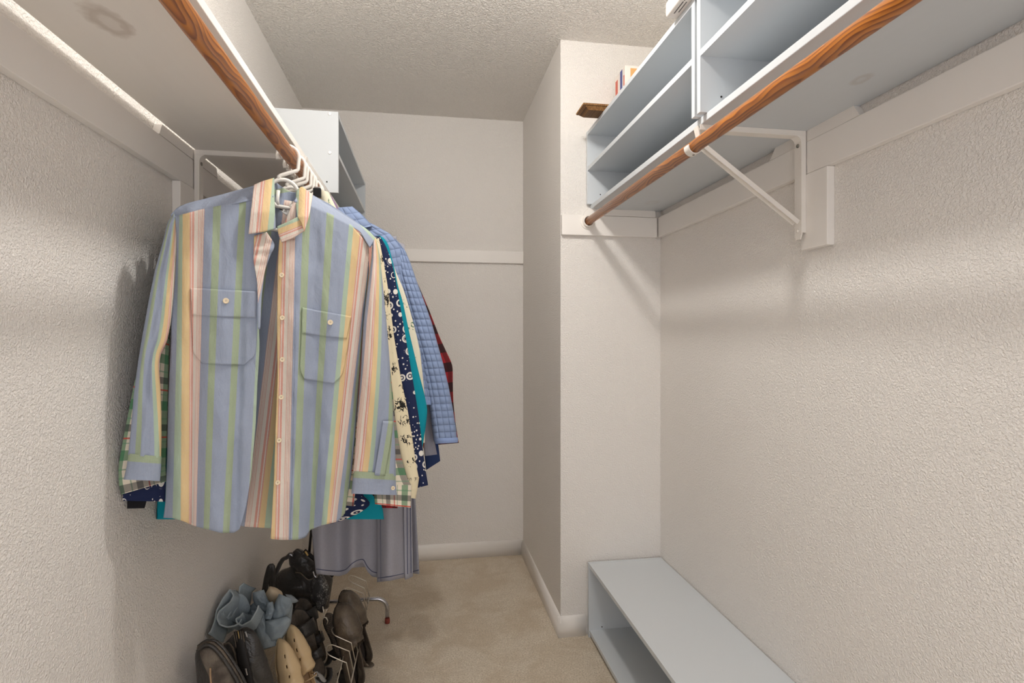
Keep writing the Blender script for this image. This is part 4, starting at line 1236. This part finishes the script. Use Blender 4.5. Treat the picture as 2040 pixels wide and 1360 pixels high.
def sandal(name, label, heel, toe, up, bands, group, mat='black_leather'):
    """Flat sandal: footbed, heel counter, bands over the foot."""
    R, L = frame(heel, toe, up); o = Vector(heel)
    g = thing(name, label, 'sandal', tuple(o), group)
    tt = np.linspace(0, 1, 26); hw = np.interp(tt, *HALFW) * L * .5 * .96
    olist = [(x * L, y) for x, y in zip(tt, hw)] + [(x * L, -y) for x, y in zip(tt[::-1], hw[::-1])]
    MB().prism([Vector(o + R @ Vector((x, y, -.012))) for x, y in olist], R @ Vector((0, 0, .012))).build('sole', 'dark_sole', g)
    MB().prism([Vector(o + R @ Vector((x * .97 + .003, y * .9, 0))) for x, y in olist], R @ Vector((0, 0, .0025))).build('footbed', 'brown_black_leather', g)
    for (t0, t1, h) in bands:
        rows = []
        for f in np.linspace(0, 1, 5):
            tx = t0 + (t1 - t0) * f
            w = np.interp(tx, tt, hw) * 1.02
            rows.append([o + R @ Vector((tx * L, w * math.cos(a), h * L * math.sin(a) ** .6 - .003)) for a in np.linspace(0, np.pi, 17)])
        MB().grid(np.array([[tuple(p) for p in r] for r in rows])).build('strap', mat, g, True, .0025)
    q = [[tuple(o + R @ Vector((.10 * L - .13 * L * math.sin(a), .098 * L * math.cos(a), z))) for a in np.linspace(0, np.pi, 15)] for z in (.045 * L, .20 * L)]
    MB().grid(np.array(q)).build('heel_strap', mat, g, True, .0025)
    c = o + R @ Vector((.45 * L, .10 * L, .15 * L))
    MB().tube([c + R @ Vector(v) for v in ((-.009, 0, -.007), (.009, 0, -.007), (.009, 0, .007), (-.009, 0, .007), (-.009, 0, -.007))], .0013, 6).build('buckle', 'chrome', g, True)
    return g

P3 = lambda px, py, Y: tuple(at_y(px, py, Y))
SH = 'shoes on the wire rack'
shoe('loafer', 'brown-black leather slip-on shoe on the rack, the further one of its pair, toe up', 'shoe', P3(722, 1322, 2.13), P3(683, 1176, 2.15), (.80, -.52, .2), 'brown_black_leather', hh=.23, th=.17, vh=.25, width=.285, group=SH)
shoe('loafer', 'brown-black leather slip-on shoe on the rack, the nearer one of its pair, toe up', 'shoe', P3(703, 1368, 2.00), P3(676, 1200, 2.03), (.80, -.52, .2), 'brown_black_leather', hh=.23, th=.17, vh=.25, width=.285, group=SH)
shoe('beige_pump', 'beige leather pump with cut-outs beside the denim jacket, toe tip higher than its mate', 'shoe', P3(622, 1420, 1.90), P3(573, 1243, 1.94), (.72, -.62, .3), 'beige_leather', sole_mat='beige_leather', hh=.17, th=.15, vh=.22, heel_h=.045, lining='tan_lining', vamp=.50, width=.235, point=.75, cuts=True, group=SH, strap=[(.40, .012)])
shoe('beige_pump', 'beige leather pump with cut-outs beside the black boots, toe tip lower than its mate', 'shoe', P3(592, 1450, 1.83), P3(556, 1272, 1.85), (.72, -.62, .3), 'beige_leather', sole_mat='beige_leather', hh=.17, th=.15, vh=.22, heel_h=.045, lining='tan_lining', vamp=.50, width=.235, point=.75, cuts=True, group=SH, strap=[(.40, .012)])
sandal('strap_sandal', 'black leather strap sandal with silver buckle on the rack, touching the snakeskin bag panel', P3(642, 1318, 2.16), P3(596, 1190, 2.20), (.55, -.72, .3), [(.30, .42, .22), (.62, .80, .20)], SH)
sandal('strap_sandal', 'black leather strap sandal with silver buckle on the rack, just behind the beige pumps', P3(640, 1352, 2.04), P3(588, 1212, 2.08), (.55, -.72, .3), [(.30, .42, .22), (.62, .80, .20)], SH)
shoe('woven_flat', 'dark woven leather flat shoe wedged between the sandals and the brown loafers', 'shoe', P3(678, 1306, 2.10), P3(650, 1222, 2.17), (.75, -.55, .3), 'woven_leather', hh=.20, th=.14, vh=.2, group=SH)
shoe('white_shoe', 'white leather shoe at the bottom edge of the frame below the beige pumps', 'shoe', P3(676, 1440, 1.99), P3(616, 1340, 2.04), (.5, -.75, .35), 'white_leather', sole_mat='white_leather', hh=.2, th=.16, vh=.24, group=SH)
lc = thing('shoelace', 'knotted off-white cord hanging over the wire loop behind the brown loafers', 'cord', P3(645, 1232, 2.02))
MB().tube([P3(*p, 2.02) for p in ((639, 1262), (638, 1248), (641, 1236), (645, 1229), (650, 1230), (653, 1236), (651, 1243))], .0022, 8).build('loop', 'wire', lc, True)
MB().tube([P3(*p, 2.02) for p in ((643, 1208), (645, 1220), (646, 1229), (649, 1218), (652, 1212))], .0018, 8).build('loose_end', 'wire', lc, True)

# ------------------------------------------------------------------ boots
# ------------------------------------------------------------------ handbag and denim
def inflate(outline, c, Y, front, back, nz=0.004, seed=1, nr=16, na=64, ns=26.0, power=.5, yslope=0.0):
    """A soft body: an outline of the photograph at depth Y, swollen towards and away from the viewer."""
    o = np.array(outline + [outline[0]], float)
    d = np.concatenate([[0], np.cumsum(np.hypot(*np.diff(o, axis=0).T))])
    s = np.linspace(0, d[-1], na, endpoint=False)
    o = np.stack([np.interp(s, d, o[:, 0]), np.interp(s, d, o[:, 1])], -1)
    for _ in range(1): o = .25 * np.roll(o, 1, 0) + .5 * o + .25 * np.roll(o, -1, 0)
    rho = np.sin(np.linspace(0.03, 1, nr) * np.pi / 2)
    c = np.array(c, float)
    rings = []
    for sign, dep in ((1, front), (-1, back)):
        rr = rho if sign > 0 else rho[::-1][1:]
        for r in rr:
            px = c + (o - c) * r
            off = sign * dep * (1 - min(r, 1) ** 2) ** power
            off = off + (nz * smooth_noise(px[:, 0] / ns, px[:, 1] / ns, seed, 3) * (1.0 if sign > 0 else .4)) * (1 - r ** 6)
            rings.append(at_y(px[:, 0], px[:, 1], Y + yslope * (px[:, 0] - c[0]) / 100 - off))
    P = np.array(rings)
    P = clamp_wall(P); P[..., 2] = np.maximum(P[..., 2], .004)
    mb = MB().grid(P, None, True)
    mb.f.append(tuple(range(na - 1, -1, -1))); mb.f.append(tuple((len(rings) - 1) * na + k for k in range(na)))
    return mb
def px_tube(pts, Y, r, name, mat, par, flat=1.0, n=10):
    p = poly(pts, 40)
    Ys = np.linspace(Y[0], Y[1], 40) if isinstance(Y, tuple) else np.full(40, Y)
    q = clamp_wall(at_y(p[:, 0], p[:, 1], Ys), XL + r + .003)
    return MB().tube(q, r, n, flat=flat).build(name, mat, par, True)
def boot_foot(g, base, ang):
    f = Vector((math.cos(ang), math.sin(ang), 0)); sd = Vector((-f.y, f.x, 0)); base = Vector(base)
    fm = MB(); G = np.zeros((14, 18, 3))
    for i, t in enumerate(np.linspace(0, 1, 14)):
        w = np.interp(t, [0, .15, .5, .75, .93, 1], [.028, .034, .034, .044, .03, .006]); h = np.interp(t, [0, .3, .5, .8, 1], [.10, .11, .08, .05, .012])
        for j, an in enumerate(np.linspace(0, np.pi, 18)):
            G[i, j] = base + f * (t * .25 - .05) + sd * (w * math.cos(an)) + Vector((0, 0, .012 + h * math.sin(an) ** .7))
    fm.grid(G).build('foot', 'black_leather', g, True)
    wd = lambda t: np.interp(t, [0, .15, .5, .75, .93, 1], [.028, .036, .034, .046, .034, .012])
    so = [base + f * (t * .25 - .05) + sd * wd(t) for t in np.linspace(0, 1, 12)] + [base + f * (t * .25 - .05) - sd * wd(t) for t in np.linspace(1, 0, 12)]
    MB().prism(so, (0, 0, .014)).build('sole', 'dark_sole', g)
def strip_px(pts, Y, w, name, mat, par, lift=0.0):
    """A flat band of width w following a path of the photograph on a soft body."""
    p = poly(pts, 40)
    Ys = np.interp(np.linspace(0, 1, 40), np.linspace(0, 1, len(Y)), Y) - lift
    q = at_y(p[:, 0], p[:, 1], Ys)
    tg = np.gradient(q, axis=0); tg /= np.linalg.norm(tg, axis=1)[:, None]
    sd = np.cross(tg, np.array([0, 1.0, 0])); sd /= np.linalg.norm(sd, axis=1)[:, None]
    rows = np.stack([q + sd * w * f + np.array([0, -.0035 * (1 - (2 * f) ** 2), 0]) for f in np.linspace(-.5, .5, 7)], 1)
    return MB().grid(clamp_wall(rows)).build(name, mat, par, True, .0015)

b1 = thing('leather_boot', 'worn black boot with a scuffed suede side, slumped against the left wall', 'boot', (-.55, 1.55, 0), 'pair of boots')
inflate([(389, 1318), (388, 1300), (395, 1287), (409, 1279), (422, 1281), (437, 1292), (452, 1312), (468, 1338), (486, 1368), (494, 1420), (492, 1500), (470, 1560), (420, 1560), (402, 1500), (396, 1400)], (438, 1400), 1.60, .045, .045, .006, 401, 18, 80, 26.0).build('shaft', 'black_leather', b1, True)
inflate([(397, 1302), (401, 1292), (412, 1287), (424, 1291), (440, 1310), (456, 1334), (472, 1364), (480, 1420), (470, 1470), (440, 1480), (424, 1440), (418, 1380), (415, 1338), (404, 1322)], (440, 1400), 1.562, .018, .02, .005, 402, 16, 70, 20.0).build('side_panel', 'worn_suede', b1, True)
for dx, dy, rr, mk in ((0, 0, .0042, 'black_leather'), (4, -5, .0036, 'brown_black_leather'), (9, -9, .0040, 'black_leather')):
    px_tube([(393 + dx * .2, 1296 + dy), (406 + dx * .4, 1284 + dy), (420 + dx, 1284 + dy), (436 + dx, 1299 + dy), (452 + dx, 1321 + dy), (470 + dx, 1350 + dy), (484 + dx, 1378 + dy), (490 + dx, 1420 + dy)], 1.553 + dx * .0016, rr, 'top_piping', mk, b1)
px_tube([(419, 1330), (419, 1345), (421, 1365), (425, 1390)], 1.545, .0022, 'panel_edge', 'tan_lining', b1)
boot_foot(b1, (-.578, 1.56, 0), -1.45)
b2 = thing('leather_boot', 'black leather boot with a ribbed zip band, standing beside the beige pumps', 'boot', (-.47, 1.70, 0), 'pair of boots')
inflate([(443, 1283), (452, 1278), (463, 1264), (474, 1254), (486, 1247), (499, 1250), (511, 1260), (523, 1286), (536, 1320), (551, 1370), (560, 1450), (536, 1510), (476, 1510), (474, 1440), (470, 1370), (460, 1320), (450, 1296)], (496, 1390), 1.705, .040, .040, .005, 411, 18, 80, 24.0).build('shaft', 'black_leather', b2, True)
strip_px([(474, 1255), (478, 1280), (484, 1310), (492, 1345), (500, 1385), (506, 1450)], (1.690, 1.664, 1.652, 1.650), .026, 'zip_band', 'dark_sole', b2, .004)
for k, dx in enumerate((-9, -5, 0, 5, 9)):
    px_tube([(474 + dx, 1256), (478 + dx, 1280), (484 + dx, 1310), (492 + dx, 1345), (500 + dx, 1385), (506 + dx, 1450)], (1.680, 1.640), .0013, 'zip_piping', ('brown_black_leather', 'worn_suede', 'gold_metal', 'worn_suede', 'brown_black_leather')[k], b2)
px_tube([(489, 1258), (490, 1262), (492, 1268)], 1.655, .0026, 'zip_pull', 'chrome', b2)
px_tube([(489, 1331), (490, 1336), (492, 1344)], 1.636, .0026, 'zip_pull', 'chrome', b2)
px_tube([(446, 1283), (456, 1280), (463, 1288), (468, 1302), (472, 1322)], 1.672, .003, 'top_piping', 'brown_black_leather', b2)
boot_foot(b2, (-.450, 1.71, 0), -1.35)

hb = thing('handbag', 'slouchy black leather handbag with a snakeskin panel, leaning in the back left corner', 'handbag', (-.47, 2.32, .12))
inflate([(545, 1150), (560, 1135), (580, 1128), (584, 1110), (584, 1098), (592, 1091), (604, 1095), (612, 1104), (632, 1122), (656, 1142), (664, 1150), (660, 1175), (655, 1212), (640, 1214), (600, 1215), (560, 1210), (535, 1192)],
        (604, 1172), 2.30, .075, .05, .026, 201, 22, 90, 20.0).build('body', 'black_leather', hb, True)
inflate([(584, 1098), (592, 1091), (606, 1098), (618, 1110), (630, 1125), (632, 1140), (625, 1152), (614, 1155), (600, 1146), (588, 1138), (576, 1125), (575, 1108)], (604, 1122), 2.235, .030, .02, .012, 205, 14, 60, 12.0).build('flap', 'black_leather', hb, True)
inflate([(618, 1160), (630, 1142), (642, 1140), (652, 1160), (658, 1180), (650, 1205), (642, 1222), (628, 1212), (618, 1190)], (638, 1180), 2.225, .026, .02, .006, 207, 14, 60, 12.0).build('snakeskin_panel', 'snakeskin', hb, True)
px_tube([(606, 1096), (618, 1106), (634, 1120), (650, 1134), (664, 1147)], 2.205, .0075, 'zip_edge', 'dark_sole', hb)
px_tube([(608, 1098), (612, 1104), (613, 1106)], 2.19, .004, 'zip_pull', 'gold_metal', hb)
px_tube([(584, 1104), (578, 1103), (572, 1110), (564, 1113), (558, 1122), (550, 1140), (543, 1160)], (2.22, 2.16), .0125, 'handle', 'black_leather', hb, .45)
px_tube([(527, 1180), (532, 1150), (538, 1128), (542, 1126), (543, 1140), (542, 1170)], 2.12, .011, 'handle', 'black_leather', hb, .45)
px_tube([(588, 1140), (598, 1140), (606, 1148), (614, 1155), (624, 1152), (630, 1143)], 2.195, .0022, 'seam_piping', 'brown_black_leather', hb)
px_tube([(627, 1040), (627, 1080), (627, 1110), (629, 1138)], (2.20, 2.17), .0055, 'shoulder_strap', 'black_leather', hb, .5)
MB().tube([tuple(at_y(627, 1042, 2.20)), (-.41, 2.22, .9), (-.36, 2.235, 1.5), (-.346, 2.24, RLZ), (-.340, 2.24, RLZ + .018), (-.32, 2.24, RLZ + .0245), (-.300, 2.24, RLZ + .018), (-.294, 2.24, RLZ), (-.32, 2.245, 1.55), (-.40, 2.25, .9), (-.45, 2.27, .34)], .005, 8, flat=.5).build('shoulder_strap', 'black_leather', hb, True)
px_tube([(624, 1138), (626, 1146), (630, 1150), (633, 1143), (632, 1136)], 2.155, .0035, 'strap_ring', 'chrome', hb)
px_tube([(577, 1104), (581, 1105), (582, 1108)], 2.19, .0035, 'handle_ring', 'chrome', hb)

dj = thing('denim_jacket', 'crumpled pale blue denim jacket heaped on the boots and rack by the left wall', 'jacket', (-.52, 1.93, .2))
inflate([(470, 1240), (480, 1222), (505, 1200), (520, 1195), (545, 1205), (566, 1195), (584, 1203), (580, 1240), (570, 1262), (552, 1285), (520, 1296), (512, 1270), (498, 1250), (480, 1248)], (530, 1240), 1.93, .060, .05, .030, 301, 26, 110, 15.0).build('body', 'denim', dj, True)
inflate([(528, 1236), (550, 1232), (572, 1226), (580, 1232), (574, 1250), (560, 1272), (540, 1278), (528, 1262)], (552, 1250), 1.862, .022, .02, .008, 303, 14, 60, 12.0).build('pocket', 'denim', dj, True)
def roll(L, R, Y, dep, mat, name, seed, wr=.006, n=40, m=40, uv=(0, 1)):
    class F:                                    # an upright frontal plane at depth Y
        def pt(self, px, py, off=0.0): return at_y(px, py, (Y if not isinstance(Y, tuple) else Y[0]) - off)
    return cloth_tube(F(), L, R, dep, 0.0, n, m, u=uv, wr=wr, seed=seed, close_top=True).build(name, mat, dj, True)
roll([(556, 1182), (545, 1205), (538, 1225), (536, 1240)], [(584, 1194), (580, 1215), (572, 1232), (566, 1246)], 1.90, [.030, .036, .036, .03], 'denim', 'sleeve', 311, .012)
roll([(568, 1183), (580, 1184), (586, 1188)], [(580, 1202), (590, 1200), (595, 1197)], 1.90, [.022, .022, .014], 'ribbed_knit', 'ribbed_cuff', 312, .0)
roll([(503, 1180), (504, 1195), (510, 1212), (520, 1224)], [(526, 1174), (534, 1194), (545, 1206), (546, 1214)], 1.92, [.02, .03, .03, .02], 'denim', 'collar', 313, .010)
roll([(532, 1200), (530, 1215), (526, 1232)], [(544, 1198), (548, 1214), (540, 1234)], 1.875, [.016, .02, .018], 'denim', 'fold', 314, .006)
roll([(500, 1215), (504, 1240), (512, 1268), (518, 1294)], [(527, 1218), (530, 1240), (545, 1268), (556, 1284)], 1.875, [.016, .022, .024, .02], 'denim', 'fold', 315, .010)
def ruffle(path, Y, width, name, seed, drop=(0.0, 1.0, -.25)):
    """A standing band of cloth whose upper edge follows a path of the photograph."""
    p = poly(path, 70)
    Ys = np.interp(np.linspace(0, 1, 70), np.linspace(0, 1, len(Y)), Y)
    top = at_y(p[:, 0], p[:, 1], Ys)
    d = np.array(drop) / np.linalg.norm(drop)
    rows = [top + d * width * f + .004 * f * np.stack([smooth_noise(np.arange(70) / 7., 0 * Ys + f * 2, seed)] * 3, -1) for f in np.linspace(0, 1, 8)]
    P = clamp_wall(np.array(rows)); P[..., 2] = np.maximum(P[..., 2], .01)
    o = MB().grid(P).build(name, 'denim', dj, True, .0028)
    MB().tube(clamp_wall(top, XL + .008), .0024, 8).build('hem_edge', 'denim_inside', o, True)
ruffle([(416, 1262), (420, 1258), (428, 1238), (432, 1215), (444, 1192), (458, 1174)], [1.74, 1.78, 1.82, 1.86], .075, 'hem_fold', 321, (.25, .6, -.75))
ruffle([(458, 1174), (466, 1186), (458, 1200), (445, 1210), (436, 1218), (432, 1230), (438, 1244), (452, 1249), (468, 1246), (478, 1240), (484, 1220)], [1.86, 1.84, 1.80, 1.77, 1.77, 1.79, 1.82], .085, 'hem_fold', 322, (.25, .75, -.55))
ruffle([(467, 1174), (471, 1186), (466, 1205), (458, 1222), (453, 1230), (446, 1228), (444, 1218)], [1.90, 1.87, 1.83, 1.80], .06, 'hem_fold', 323, (.1, .7, -.6))
ruffle([(486, 1161), (478, 1168), (476, 1185), (472, 1210), (462, 1228), (454, 1232)], [1.92, 1.90, 1.86, 1.82], .07, 'hem_fold', 324, (.3, .7, -.6))
ruffle([(484, 1220), (478, 1228), (470, 1232), (472, 1240), (482, 1246), (500, 1236), (512, 1215), (515, 1206)], [1.80, 1.79, 1.79, 1.82], .05, 'hem_fold', 325, (.1, .5, -.7))
inflate([(420, 1258), (430, 1225), (450, 1195), (480, 1180), (492, 1190), (500, 1210), (490, 1240), (460, 1258), (430, 1276)], (458, 1232), 1.885, .018, .03, .008, 331, 14, 60, 16.0).build('back_panel', 'denim', dj, True)
bc = thing('beige_cloth', 'small beige cotton cloth tucked into the top of the denim jacket', 'cloth', tuple(at_y(545, 1185, 1.97)))
inflate([(537, 1167), (550, 1170), (562, 1178), (564, 1186), (556, 1202), (540, 1206), (524, 1198), (530, 1180)], (545, 1187), 1.965, .022, .015, .008, 341, 12, 50, 14.0).build('folded_cloth', 'beige_cloth', bc, True)
